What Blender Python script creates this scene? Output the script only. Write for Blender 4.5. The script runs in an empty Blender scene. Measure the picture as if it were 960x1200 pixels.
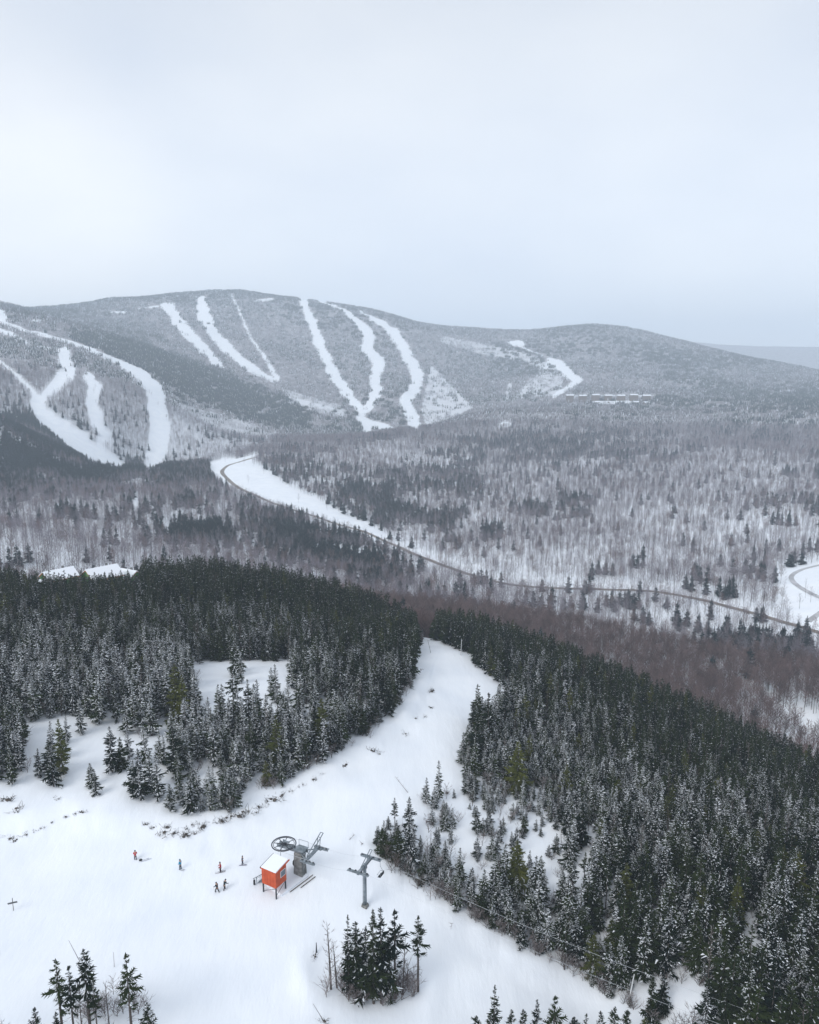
import bpy, bmesh, math, random
import numpy as np
from mathutils import Vector, Matrix

random.seed(11); rng = np.random.RandomState(11)
S = bpy.context.scene; R = math.radians
# ------------------------------------------------------------------ camera, sky, sun, exposure
cam = bpy.data.objects.new('camera', bpy.data.cameras.new('camera')); S.collection.objects.link(cam)
cam.location = (0, 0, 83); cam.rotation_euler = (R(90 - 10.7), 0, 0)
cam.data.sensor_fit = 'VERTICAL'; cam.data.sensor_height = 36; cam.data.lens = 27
cam.data.clip_start = 1; cam.data.clip_end = 40000
S.camera = cam
SUN_EL, SUN_AZ = 40, 217           # soft sun behind the cloud, behind the camera on the left
world = bpy.data.worlds.new('World'); S.world = world; world.use_nodes = True
nt = world.node_tree; N = nt.nodes; L = nt.links; N.clear()
def nn(N, t, **k):
    n = N.new(t)
    for a, b in k.items(): setattr(n, a, b)
    return n
out = nn(N, 'ShaderNodeOutputWorld'); bg = nn(N, 'ShaderNodeBackground'); bg.inputs['Strength'].default_value = .081
sky = nn(N, 'ShaderNodeTexSky', sky_type='NISHITA', sun_disc=False); sky.sun_elevation = R(SUN_EL); sky.sun_rotation = R(SUN_AZ)
tc = nn(N, 'ShaderNodeTexCoord'); mp = nn(N, 'ShaderNodeMapping'); mp.inputs['Scale'].default_value = (1, 1, 2.2)
nz = nn(N, 'ShaderNodeTexNoise'); nz.inputs['Scale'].default_value = 2.3; nz.inputs['Detail'].default_value = 5; nz.inputs['Roughness'].default_value = .45
rp = nn(N, 'ShaderNodeValToRGB'); rp.color_ramp.elements[0].position = .33; rp.color_ramp.elements[0].color = (.695, .752, .85, 1)
rp.color_ramp.elements[1].position = .72; rp.color_ramp.elements[1].color = (.885, .915, .955, 1)
vm = nn(N, 'ShaderNodeVectorMath', operation='SCALE'); vm.inputs['Scale'].default_value = 9.2
mx = nn(N, 'ShaderNodeMix', data_type='RGBA'); mx.inputs[0].default_value = .93
L.new(tc.outputs['Generated'], mp.inputs[0]); L.new(mp.outputs[0], nz.inputs['Vector']); L.new(nz.outputs['Fac'], rp.inputs[0])
sx_ = nn(N, 'ShaderNodeSeparateXYZ'); mr = nn(N, 'ShaderNodeMapRange'); mr.inputs['From Min'].default_value = 0; mr.inputs['From Max'].default_value = .45; mr.inputs['To Min'].default_value = 13.4; mr.inputs['To Max'].default_value = 9.0
L.new(tc.outputs['Generated'], sx_.inputs[0]); L.new(sx_.outputs[2], mr.inputs['Value']); L.new(mr.outputs[0], vm.inputs['Scale'])
# a brighter, warmer break in the cloud low on the left
dp = nn(N, 'ShaderNodeVectorMath', operation='DOT_PRODUCT'); _a, _e = R(-30), R(9); dp.inputs[1].default_value = (math.sin(_a)*math.cos(_e), math.cos(_a)*math.cos(_e), math.sin(_e))
g1 = nn(N, 'ShaderNodeMapRange', interpolation_type='SMOOTHSTEP'); g1.inputs['From Min'].default_value = .962; g1.inputs['From Max'].default_value = 1.0
ad_ = nn(N, 'ShaderNodeMix', data_type='RGBA', blend_type='ADD'); ad_.inputs[7].default_value = (.15, .12, .07, 1)
L.new(tc.outputs['Generated'], dp.inputs[0]); L.new(dp.outputs['Value'], g1.inputs['Value']); L.new(g1.outputs[0], ad_.inputs[0]); L.new(rp.outputs[0], ad_.inputs[6])
L.new(ad_.outputs[2], vm.inputs[0]); L.new(sky.outputs[0], mx.inputs[6]); L.new(vm.outputs[0], mx.inputs[7])
L.new(mx.outputs[2], bg.inputs['Color']); L.new(bg.outputs[0], out.inputs['Surface'])
sun = bpy.data.objects.new('sun', bpy.data.lights.new('sun', 'SUN')); S.collection.objects.link(sun)
sun.data.energy = 1.6; sun.data.angle = R(28); sun.data.color = (1, .98, .95)
sun.rotation_euler = (R(90 - SUN_EL), 0, R(180 - SUN_AZ) )
S.view_settings.view_transform = 'Standard'; S.view_settings.look = 'None'; S.view_settings.exposure = .39; S.view_settings.gamma = 1
S.render.engine = 'CYCLES'; S.cycles.max_bounces = 6; S.cycles.diffuse_bounces = 3; S.cycles.volume_bounces = 3
S.cycles.transparent_max_bounces = 8; S.cycles.use_denoising = True
#HEAD
# ------------------------------------------------------------------ terrain
F = 900.0; TH = math.radians(10.7); CT, ST = math.cos(TH), math.sin(TH); CAMZ = 83.0
def ray(px, py):
    cx = (px - 480) / F; cy = (600 - py) / F
    dx, dy, dz = cx, CT + cy * ST, -ST + cy * CT
    return math.atan2(dx, dy), dz / math.hypot(dx, dy)
def P(px, py, D):
    a, e = ray(px, py); return (a, math.log(D), e)
def PZ(px, py, z):
    a, e = ray(px, py); return (a, math.log((z - CAMZ) / e), e)
def PT(px, py, D, h=12):
    a, e = ray(px, py); return (a, math.log(D), e - h / D)
def H(px, D, z):
    e = (z - CAMZ) / D; k = (px - 480) / F; a = math.atan(k)
    for _ in range(20): a = math.asin(max(-.95, min(.95, k * (math.cos(a) * CT - e * ST))))
    return (a, math.log(D), e)
CP = [
 H(-250,45,2),H(480,45,-6),H(1200,45,-18),H(0,75,4),H(480,75,-4),H(960,75,-13),H(-250,110,8),H(1200,110,-26),
 PZ(320,1047,0),PZ(20,1060,3),PZ(130,1010,2.5),PZ(0,960,6),PZ(0,905,9),PZ(150,925,5.5),PZ(250,965,2.5),PZ(300,930,2.4),
 PZ(352,1025,0),PZ(428,1062,-2),PZ(430,1170,-4),PZ(200,1150,1),PZ(600,1120,-8),PZ(700,1185,-12),PZ(400,890,1.8),PZ(450,870,0),
 PZ(480,1000,-2),PZ(520,930,-2.5),PZ(540,850,-4),PZ(530,800,-6),PZ(570,790,-9),PZ(490,752,-14),
 PZ(280,790,1),PZ(60,860,9),PZ(60,800,8),P(150,760,235),P(100,700,330),P(250,693,325),P(350,708,312),P(410,730,295),P(440,755,285),P(0,700,320),P(-100,700,320),
 H(-100,470,-62),H(0,470,-62),H(100,480,-70),H(250,480,-72),H(400,420,-70),
 P(100,640,680),P(0,650,620),P(250,640,760),P(0,600,850),P(100,590,900),P(200,590,950),P(-100,610,800),
 P(0,550,1150),P(100,565,1150),P(0,497,1300),P(50,522,1350),P(100,545,1350),P(150,553,1380),P(210,549,1430),P(260,541,1480),P(-100,470,1350),
 P(300,560,1250),P(330,590,1080),P(400,612,980),P(350,640,800),P(300,533,1560),P(340,520,1800),P(440,513,1950),P(500,503,2000),P(560,489,2200),
 P(620,478,2400),P(690,472,2600),P(760,471,2620),P(850,472,2600),P(960,476,2500),P(1080,480,2450),
 P(435,504,2400),P(490,501,2450),P(100,538,1550),P(150,547,1640),P(200,541,1700),P(270,522,1850),P(330,507,2150),P(40,515,1500),
 P(0,440,1900),P(60,470,1750),P(120,450,1950),P(120,500,1700),P(200,480,1950),P(20,385,2500),P(70,401,2400),P(140,427,2250),P(190,457,2150),P(250,498,2080),P(-100,400,2300),
 P(90,387,3000),P(140,402,2800),P(200,425,2700),P(260,450,2600),P(330,480,2530),P(400,497,2430),
 P(150,394,3300),P(230,420,3050),P(320,455,2900),P(250,400,3400),P(200,370,3900),P(40,372,3000),
 P(0,357,3600),P(60,366,3900),P(130,352,4400),P(200,347,4500),P(270,341,4400),P(320,347,4400),P(370,352,4300),P(430,364,4200),P(500,382,4300),
 P(560,388,4500),P(620,391,4500),P(660,386,4500),P(710,383,4400),P(760,393,4300),P(820,409,4200),P(900,428,4000),P(960,441,3900),P(1060,465,3700),P(-120,345,3700),
 P(290,390,3600),P(370,400,3500),P(450,420,3400),P(440,460,2850),P(520,450,3100),P(600,430,3500),P(660,440,3200),P(640,464,2800),P(750,430,3500),
 P(850,450,3200),P(800,461,2900),P(930,466,3000),
 H(-100,5600,40),H(250,5600,100),H(600,5600,60),H(900,5600,-60),H(1060,5600,-60),H(0,7000,0),H(500,7000,0),H(960,7000,-40),
 P(860,404,8600),P(940,407,8600),P(1060,402,8600),P(780,400,8600),H(400,8600,150),H(0,8600,100),H(0,9900,0),H(480,9900,0),H(960,9900,0),
 P(930,838,445),P(950,740,590),P(860,713,630),P(800,701,650),P(700,690,680),P(600,686,690),P(560,677,710),P(500,655,800),P(430,622,930),
 P(640,650,800),P(900,660,800),P(800,600,1030),P(500,600,1080),P(500,550,1450),P(640,550,1450),P(800,540,1450),P(940,560,1300),
 P(640,510,1900),P(800,500,2000),P(940,510,1900),P(1060,560,1300),P(1060,680,700),
 H(450,500,-84),H(640,490,-101),H(800,480,-112),H(600,400,-88),H(800,370,-105),H(950,340,-108),H(1080,350,-112),
 PT(600,727,275),PT(700,765,265),PT(800,802,245),PT(900,842,225),PT(960,868,215),PT(1080,920,205),PT(530,712,285),
 P(700,900,180),P(850,1000,140),P(950,1150,108),P(620,960,141),P(620,860,190),P(760,1080,118),
]
CPA = np.array(CP)
def _U(r2): return np.where(r2 > 0, 0.5 * r2 * np.log(np.maximum(r2, 1e-12)), 0)
def _solve():
    p = CPA[:, :2]; n = len(p)
    K = _U(((p[:, None] - p[None]) ** 2).sum(-1)) + np.eye(n) * 2e-5
    A = np.zeros((n + 3, n + 3)); A[:n, :n] = K; A[:n, n] = 1; A[:n, n+1:] = p; A[n, :n] = 1; A[n+1:, :n] = p.T
    b = np.zeros(n + 3); b[:n] = CPA[:, 2]
    return np.linalg.solve(A, b)
W = _solve()
def e_of(az, s):
    az = np.clip(az, -.66, .66); s = np.clip(s, math.log(40), math.log(9900))
    out = np.empty(az.shape); fa, fs, fo = az.ravel(), s.ravel(), out.ravel()
    n = len(CPA)
    for i in range(0, fa.size, 8000):
        a, b = fa[i:i+8000], fs[i:i+8000]
        K = _U((a[:, None] - CPA[None, :, 0]) ** 2 + (b[:, None] - CPA[None, :, 1]) ** 2)
        fo[i:i+8000] = K @ W[:n] + W[n] + W[n+1] * a + W[n+2] * b
    return fo.reshape(az.shape)
_lat = np.random.RandomState(7).rand(256, 256)
def vnoise(x, y, wl, seed=0):
    x = x / wl + 37.3 * (seed + 1); y = y / wl + 91.7 * (seed + 1)
    xi, yi = np.floor(x).astype(int), np.floor(y).astype(int); fx, fy = x - xi, y - yi
    fx = fx*fx*fx*(fx*(fx*6-15)+10); fy = fy*fy*fy*(fy*(fy*6-15)+10)
    g = lambda i, j: _lat[i & 255, j & 255]
    return ((g(xi, yi)*(1-fx) + g(xi+1, yi)*fx)*(1-fy) + (g(xi, yi+1)*(1-fx) + g(xi+1, yi+1)*fx)*fy) * 2 - 1
def sstep(a, b, x): t = np.clip((x - a) / (b - a), 0, 1); return t*t*(3-2*t)
def ground_polar(az, D):
    Dc = np.maximum(D, 45.0)
    z = CAMZ + Dc * e_of(az, np.log(Dc)); x, y = D * np.sin(az), D * np.cos(az)
    far = sstep(600, 2600, D) * (1-.45*sstep(3400, 4300, D))
    z = z + far * (11*vnoise(x, y, 420) + 6*vnoise(x, y, 170, 1)) + sstep(380, 900, D) * (1.6*vnoise(x, y, 70, 2)) + sstep(1500, 3000, D) * 9 * (.4-np.abs(vnoise(x, y, 300, 31))*2) * (1-.6*sstep(3400, 4300, D)) + .35*vnoise(x, y, 26, 3) + .15*vnoise(x, y, 9, 4) + banks(x, y, D)
    return x, y, z
def seg_side(x, y, W_):
    best = np.full(x.shape, 1e9); side = np.zeros(x.shape)
    for (x0, y0), (x1, y1) in zip(W_[:-1], W_[1:]):
        vx, vy = x1-x0, y1-y0; t = np.clip(((x-x0)*vx+(y-y0)*vy)/(vx*vx+vy*vy), 0, 1); d = np.hypot(x-x0-t*vx, y-y0-t*vy)
        m = d < best; best = np.where(m, d, best); side = np.where(m, np.sign(vx*(y-y0)-vy*(x-x0)), side)
    return best*side
def _w(px, py, z=0.):
    a, e = ray(px, py); D = (z-CAMZ)/e; return (D*math.sin(a), D*math.cos(a))
BANK = [_w(-60,985,6), _w(60,965,5), _w(170,972,4), _w(240,976,2.6), _w(300,950,2.3), _w(385,903,1.8), _w(440,880,.6), _w(490,838,-3), _w(503,800,-6.5)]
BERM = [_w(436,1003,-1.5), _w(470,1033,-3), _w(530,1068,-5), _w(600,1108,-7.5), _w(660,1142,-10), _w(745,1190,-13), _w(830,1250,-15)]
CUT = [_w(365,1105,-2), _w(352,1140,-3), _w(365,1180,-4), _w(430,1200,-4.5), _w(500,1180,-5), _w(512,1150,-5)]
def banks(x, y, D):
    m = D < 330; xs, ys = x[m], y[m]; z = np.zeros(x.shape); n = vnoise(xs, ys, 5, 40); n2 = vnoise(xs, ys, 2.2, 41)
    b = seg_side(xs, ys, BANK); r = seg_side(xs, ys, BERM); c = seg_side(xs, ys, CUT)
    q = .9*sstep(-1.2, 2.2, b)*np.exp(-np.maximum(0, b)/14) + (.28*n + .22*n2)*np.exp(-(b/5)**2)
    q += .55*np.exp(-((np.abs(r)-.8)/1.3)**2)*(1+.6*n) - .3*np.exp(-((r-3.2)/1.6)**2) - .3*np.exp(-((r+3.2)/1.6)**2) + .18*n2*np.exp(-(r/4)**2)
    q += .45*np.exp(-(c/1.6)**2)*(1+.6*n)
    z[m] = q; return z
def ground(x, y):
    x = np.asarray(x, float); y = np.asarray(y, float)
    return ground_polar(np.arctan2(x, y), np.hypot(x, y))[2]
def project(x, y, z):
    d = y * CT - (z - CAMZ) * ST; u = y * ST + (z - CAMZ) * CT
    return 480 + F * x / d, 600 - F * u / d
def gz(x, y): return float(ground(np.array([x]), np.array([y]))[0])
def hit(px, py, dmin=45, dmax=11000, n=1600):
    """first ground point along the line of sight through a point of the photograph"""
    a, e = ray(px, py)
    D = np.exp(np.linspace(math.log(dmin), math.log(dmax), n)); az = np.full(n, a)
    _, _, z = ground_polar(az, D); r = CAMZ + D * e
    i = int(np.argmax(z >= r)) if (z >= r).any() else n - 1
    if i > 0:
        t = (r[i-1]-z[i-1]) / max(1e-9, (r[i-1]-z[i-1]) + (z[i]-r[i])); d = D[i-1] + (D[i]-D[i-1]) * t
    else: d = D[0]
    x, y = d * math.sin(a), d * math.cos(a)
    return Vector((x, y, gz(x, y)))
#ENDTERRAIN
# ------------------------------------------------------------------ helpers
def principled(name, col, rough=.7, **kw):
    m = bpy.data.materials.new(name); m.use_nodes = True
    b = m.node_tree.nodes['Principled BSDF']; b.inputs['Base Color'].default_value = (*col, 1); b.inputs['Roughness'].default_value = rough
    b.inputs['Specular IOR Level'].default_value = kw.get('spec', .2)
    if 'metal' in kw: b.inputs['Metallic'].default_value = kw['metal']
    return m
def vary(m, c0, c1, scale=6, detail=4, pos=(.35, .65), coord='Object', rand=0.0, bump=0.0, bscale=None):
    """noise between two colours, with a per-object random push"""
    N, L = m.node_tree.nodes, m.node_tree.links; b = N['Principled BSDF']
    t = nn(N, 'ShaderNodeTexCoord'); n = nn(N, 'ShaderNodeTexNoise'); n.inputs['Scale'].default_value = scale; n.inputs['Detail'].default_value = detail
    r = nn(N, 'ShaderNodeValToRGB'); r.color_ramp.elements[0].position = pos[0]; r.color_ramp.elements[1].position = pos[1]
    r.color_ramp.elements[0].color = (*c0, 1); r.color_ramp.elements[1].color = (*c1, 1)
    L.new(t.outputs[coord], n.inputs['Vector'])
    if rand:
        oi = nn(N, 'ShaderNodeObjectInfo'); ma = nn(N, 'ShaderNodeMath', operation='MULTIPLY_ADD')
        ma.inputs[1].default_value = rand; ma.inputs[2].default_value = -rand / 2
        ad = nn(N, 'ShaderNodeMath', operation='ADD'); L.new(oi.outputs['Random'], ma.inputs[0]); L.new(ma.outputs[0], ad.inputs[0]); L.new(n.outputs['Fac'], ad.inputs[1])
        L.new(ad.outputs[0], r.inputs[0])
    else: L.new(n.outputs['Fac'], r.inputs[0])
    L.new(r.outputs[0], b.inputs['Base Color'])
    if bump:
        n2 = nn(N, 'ShaderNodeTexNoise'); n2.inputs['Scale'].default_value = bscale or scale * 3; n2.inputs['Detail'].default_value = 5
        bp = nn(N, 'ShaderNodeBump'); bp.inputs['Strength'].default_value = .6; bp.inputs['Distance'].default_value = bump
        L.new(t.outputs[coord], n2.inputs['Vector']); L.new(n2.outputs['Fac'], bp.inputs['Height']); L.new(bp.outputs[0], b.inputs['Normal'])
    return m
M = {}
M['needle'] = vary(principled('spruce_needles', (.03, .05, .03), .85, spec=.05), (.003, .008, .005), (.024, .035, .010), 1.2, 3, (.25, .8), rand=.5)
M['needle_green'] = vary(principled('green_needles', (.03, .05, .03), .85, spec=.05), (.018, .026, .008), (.085, .092, .020), 1.5, 3, (.25, .8), rand=.3)
M['pine'] = vary(principled('pine_needles', (.03, .05, .03), .85, spec=.05), (.003, .010, .012), (.010, .026, .026), 1.2, 3, (.25, .8), rand=.4)
M['treesnow'] = principled('snow_on_branches', (.80, .83, .88), .8, spec=.05)
M['bark'] = vary(principled('bark', (.1, .08, .07), .95, spec=.05), (.045, .038, .034), (.13, .11, .10), 8)
M['greybark'] = vary(principled('grey_bark', (.2, .2, .2), .95, spec=.05), (.13, .115, .115), (.27, .25, .255), 3, rand=.5)
M['twig'] = vary(principled('bare_twigs', (.15, .11, .1), .95, spec=.03), (.15, .13, .15), (.30, .27, .30), .35, rand=.7)
M['browntwig'] = vary(principled('brown_twigs', (.15, .11, .1), .95, spec=.03), (.105, .070, .066), (.20, .140, .133), .35, rand=.7)
M['deadtwig'] = vary(principled('dead_twigs', (.2, .17, .16), .95, spec=.03), (.10, .08, .075), (.28, .25, .25), 2, rand=.5)
M['rock'] = vary(principled('dark_rock', (.1, .09, .08), .9), (.035, .032, .03), (.13, .11, .095), 2.5, bump=.05)
def link(name, me, mats, parent=None):
    o = bpy.data.objects.new(name, me); S.collection.objects.link(o)
    for m in mats:
        if m.name not in [x.name for x in me.materials if x]: me.materials.append(m)
    if parent: o.parent = parent
    return o
def mesh(name, v, f, mi=None, smooth=False):
    me = bpy.data.meshes.new(name); me.from_pydata([tuple(map(float, p)) for p in v], [], f)
    if mi is not None: me.polygons.foreach_set('material_index', np.array(mi, np.int32))
    if smooth: me.polygons.foreach_set('use_smooth', np.ones(len(f), bool))
    me.update(); return me
def tag(o, label, cat=None, group=None, kind=None):
    if label: o['label'] = label
    if cat: o['category'] = cat
    if group: o['group'] = group
    if kind: o['kind'] = kind
    return o
def empty(name, loc, rz=0, **k):
    o = bpy.data.objects.new(name, None); S.collection.objects.link(o); o.location = loc; o.rotation_euler = (0, 0, rz); o.empty_display_size = .5
    return o
class MB:
    """collects boxes, bars, tubes and builds one mesh"""
    def __init__(s): s.v, s.f = [], []
    def add(s, v, f):
        n = len(s.v); s.v += [tuple(p) for p in v]; s.f += [tuple(i + n for i in q) for q in f]; return s
    def box(s, c, d, rot=None):
        c = Vector(c); h = Vector(d) / 2; q = []
        for i in range(8):
            p = Vector(((i & 1) * 2 - 1, (i >> 1 & 1) * 2 - 1, (i >> 2 & 1) * 2 - 1)); p = Vector((p.x*h.x, p.y*h.y, p.z*h.z))
            if rot is not None: p = rot @ p
            q.append(c + p)
        return s.add(q, [(0,2,3,1),(4,5,7,6),(0,1,5,4),(2,6,7,3),(0,4,6,2),(1,3,7,5)])
    def tube(s, a, b, r, r2=None, n=8, caps=True):
        a, b = Vector(a), Vector(b); r2 = r if r2 is None else r2; d = (b - a).normalized()
        u = d.orthogonal().normalized(); w = d.cross(u); q = []
        for p, rr in ((a, r), (b, r2)):
            q += [p + (u*math.cos(2*math.pi*i/n) + w*math.sin(2*math.pi*i/n)) * rr for i in range(n)]
        f = [(i, (i+1) % n, (i+1) % n + n, i + n) for i in range(n)]
        if caps: f += [tuple(range(n))[::-1], tuple(range(n, 2*n))]
        return s.add(q, f)
    def path(s, pts, r, n=6):
        for a, b in zip(pts[:-1], pts[1:]): s.tube(a, b, r, n=n)
        return s
    def torus(s, c, rr, r, n=28, k=8, ax=None):
        q, f = [], []; ax = ax or Matrix.Identity(3); c = Vector(c)
        for i in range(n):
            t = 2*math.pi*i/n
            for j in range(k):
                p = 2*math.pi*j/k; q.append(c + ax @ Vector(((rr + r*math.cos(p))*math.cos(t), (rr + r*math.cos(p))*math.sin(t), r*math.sin(p))))
        for i in range(n):
            for j in range(k): f.append((i*k+j, ((i+1) % n)*k+j, ((i+1) % n)*k+(j+1) % k, i*k+(j+1) % k))
        return s.add(q, f)
    def build(s, name, mat, parent=None, bevel=0, smooth=False):
        me = mesh(name, s.v, s.f, smooth=smooth)
        if bevel:
            b = bmesh.new(); b.from_mesh(me); bmesh.ops.bevel(b, geom=b.edges[:], offset=bevel, segments=1, affect='EDGES'); b.to_mesh(me); b.free()
        return link(name, me, [mat], parent)

# ------------------------------------------------------------------ masks drawn on the slopes (tested where each ground point projects)
def caps(px, py, pts, jit=0):
    """signed distance (negative inside) to a strip through (x, y, halfwidth) points"""
    d = np.full(px.shape, 1e9)
    for (x0, y0, r0), (x1, y1, r1) in zip(pts[:-1], pts[1:]):
        vx, vy = x1-x0, y1-y0; t = np.clip(((px-x0)*vx + (py-y0)*vy) / (vx*vx+vy*vy+1e-9), 0, 1)
        d = np.minimum(d, np.hypot(px-x0-t*vx, py-y0-t*vy) - (r0 + (r1-r0)*t))
    return d
def inpoly(px, py, poly):
    r = np.zeros(px.shape, bool); n = len(poly)
    for i in range(n):
        (x0, y0), (x1, y1) = poly[i], poly[(i+1) % n]
        if y0 == y1: continue
        c = ((py >= y0) != (py >= y1)) & (px < x0 + (py-y0)*(x1-x0)/(y1-y0)); r ^= c
    return r
def Ln(px, pts):
    a = np.array(pts, float); return np.interp(px, a[:, 0], a[:, 1])
TRAILS = [
 [(-60,372,8),(0,370,8),(3,377,5),(10,381,2),(25,385,1.6),(50,393,1.8),(75,399,2.5),(90,404,2.8),(115,415,3.2),(140,424,3.5),(152,433,5),(166,442,8),(180,456,10),(183,475,11),(187,500,12),(185,525,12),(178,546,11)],
 [(-40,375,3),(0,387,2.5),(15,392,2.5),(32,402,2)], [(45,407,1.2),(65,410,1.5),(75,413,8),(78,430,9),(80,438,10),(66,454,8),(52,468,5)],
 [(-40,395,3),(0,425,3),(20,442,3.5),(45,467,4)], [(42,475,8),(60,495,13),(85,515,14),(108,535,12),(140,548,8)],
 [(103,442,5),(112,455,8),(108,475,8),(115,500,8),(125,512,6),(115,524,5)],
 [(190,358,3),(200,362,7),(210,380,6.5),(225,395,6),(240,410,6),(252,424,4),(260,431,2)],
 [(236,352,6),(240,370,8),(250,390,6),(268,410,6),(285,425,5.5),(305,438,4.5),(322,446,2)],
 [(271,345,1.3),(280,362,1.4),(293,395,1.5),(310,418,1.8),(325,444,3)],
 [(130,366,1),(147,366,1.3)],[(163,362,1),(185,359,1.2)],[(300,353,1),(318,351,1.7)],[(40,376,1.5),(47,375,1.5)],[(57,374,1),(62,374,1)],
 [(355,352,4),(366,378,5.5),(376,408,6),(388,432,6),(402,455,6),(420,478,5),(428,497,6),(430,507,5)],
 [(372,354,1.3),(400,362,2.3),(420,378,5.5),(435,395,6.5),(428,410,6),(445,425,7),(440,445,6.5),(442,460,7),(430,478,5)],[(430,495,6),(458,502,2)],
 [(415,360,.8),(430,370,2.3),(448,380,3.5),(462,390,6),(475,410,7),(490,440,7),(487,455,7),(475,472,7),(482,485,8),(487,500,7)],
 [(599,402,3),(611,403,4)],[(612,407,1),(635,417,1)],[(645,423,5),(655,428,6),(668,440,5),(678,445,5),(665,455,4),(650,463,2.5)],
 [(662,464,.7),(766,464,.7)],[(695,472,1.8),(742,471,1.5)],[(588,498,3),(597,497,3)],[(160,585,3),(159,602,2.5)],
]
FIELD = [(244,543),(262,537),(290,538),(312,552),(342,571),(382,592),(428,615),(466,639),(500,657),(495,660),(450,641),(400,622),(340,604),(290,585),(258,568),(246,553)]
LOT = [(905,668),(930,664),(975,660),(975,765),(945,742),(925,722),(912,700)]
ROAD = [(300,536),(285,540),(268,545),(259,553),(272,567),(300,581),(340,597),(380,609),(420,621),(460,638),(500,655),(530,667),(560,677),(600,686),(640,689),(700,690),(760,692),(800,698),(860,712),(900,723),(950,738),(1040,764)]
ROAD2 = [(1000,655),(960,663),(940,667),(926,674),(926,681),(940,690),(955,699),(1000,716)]
SPARSE = [([(505,427),(545,468),(555,478),(500,503),(494,480)], .35), ([(640,425),(662,440),(655,463),(600,469),(625,440)], .4),
          ([(200,470),(300,497),(330,520),(250,536),(200,545)], .6), ([(330,455),(400,475),(410,490),(340,470)], .5)]
SPSTRIP = [([(520,398,4),(560,408,6),(620,420,5),(640,430,5)], .5), ([(598,452,3),(594,468,3)], .4), ([(340,470,5),(400,485,5)], .5)]
def clear_far(px, py, D, x, y):
    """tree density 0..1 beyond the near hill"""
    jx = px + 2.2*vnoise(x, y, 55, 5) + .8*vnoise(x, y, 20, 7); jy = py + 1.5*vnoise(x, y, 40, 6)
    d = np.ones(px.shape)
    for poly, k in SPARSE: d = np.where(inpoly(px, py, poly) & (D > 1400), d*k, d)
    for st, k in SPSTRIP: d = np.where((caps(px, py, st) < 0) & (D > 2000), d*k, d)
    for t in TRAILS:
        big = 1 if max(p[2] for p in t) > 4 else .3
        d = np.where((caps(px + (jx-px)*big, py + (jy-py)*big, t) < 0) & (D > 800), .008 if big == 1 else 0, d)
    d = np.where(inpoly(jx, jy, FIELD) & (D > 600), .004, d)
    d = np.where(inpoly(jx, jy, LOT) & (D > 400) & (D < 1000), .03, d)
    d = np.where((caps(px, py, [(p[0], p[1], 1.5 + 600/max(1, 1)*.004) for p in ROAD]) < 0) & (D > 450), 0, d)
    d = np.where((caps(px, py, [(p[0], p[1], 3.5) for p in ROAD2]) < 0) & (D > 450), 0, d)
    d = np.where((caps(px, py, [(840,797,3),(905,829,5),(960,857,6),(1000,880,6)]) < 0) & (D > 300), 0, d)
    return d
def ghash(px, py, blobs):
    w = np.zeros(px.shape)
    for (bx, by, rx, ry, k) in blobs: w += k*np.exp(-((px-bx)/rx)**2 - ((py-by)/ry)**2)
    return w
CONI = [(30,532,70,26,2.2),(0,505,40,20,2),(130,555,70,12,1.3),(330,628,60,13,1.1),(250,628,60,11,.9),(385,645,45,16,1.4),(430,665,40,18,1.0),(60,565,60,14,.3),
        (455,604,30,10,.6),(420,582,40,10,.5),(510,568,50,16,.32),(330,560,40,12,.2),(640,540,90,26,.06),(700,515,100,16,.12),(215,560,40,12,.5),(190,600,40,10,.3),(600,515,60,12,.12)]
def zone_back(px): return Ln(px, [(-200,400),(250,385),(450,335),(600,312),(700,300),(900,266),(960,256),(1200,250)])

# ------------------------------------------------------------------ ground sheet
rows = np.concatenate([[8, 20, 32], np.arange(42, 400, 2.4), np.geomspace(402, 1990, 140), np.arange(2000, 4700, 11), np.geomspace(4720, 9900, 30)])
cols = np.concatenate([R(1)*np.arange(-180, -32, 6), R(1)*np.arange(-32, 32, .1), R(1)*np.arange(32, 180, 6)])
AZ, DD = np.meshgrid(cols, rows)
gx, gy, gzz = ground_polar(AZ, DD)
nr, nc = AZ.shape
vis = np.abs(AZ) < .6
gpx, gpy = project(gx, np.where(vis, gy, 1e4), gzz)
dens = np.where(vis, clear_far(gpx, gpy, DD, gx, gy), 1)
wood = np.clip(dens, 0, 1) * sstep(1300, 2300, DD)
co = np.stack([gx, gy, gzz], -1).reshape(-1, 3)
idx = np.arange(nr*nc).reshape(nr, nc)
a = idx[:-1, :]; b = idx[1:, :]
a2 = np.roll(a, -1, 1); b2 = np.roll(b, -1, 1)
faces = np.stack([a, a2, b2, b], -1).reshape(-1, 4)
me = bpy.data.meshes.new('ground')
me.vertices.add(len(co)); me.vertices.foreach_set('co', co.ravel())
me.loops.add(faces.size); me.loops.foreach_set('vertex_index', faces.ravel().astype(np.int32))
me.polygons.add(len(faces)); me.polygons.foreach_set('loop_start', np.arange(0, faces.size, 4, dtype=np.int32)); me.polygons.foreach_set('loop_total', np.full(len(faces), 4, np.int32))
me.polygons.foreach_set('use_smooth', np.ones(len(faces), bool))
me.update(calc_edges=True); me.validate()
at = me.attributes.new('wooded', 'FLOAT', 'POINT'); at.data.foreach_set('value', wood.ravel().astype(np.float32))
gm = principled('snow_ground', (.82, .85, .90), .75, spec=.1)
N, L = gm.node_tree.nodes, gm.node_tree.links; b_ = N['Principled BSDF']
at_ = nn(N, 'ShaderNodeAttribute', attribute_name='wooded'); t_ = nn(N, 'ShaderNodeTexCoord')
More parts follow.
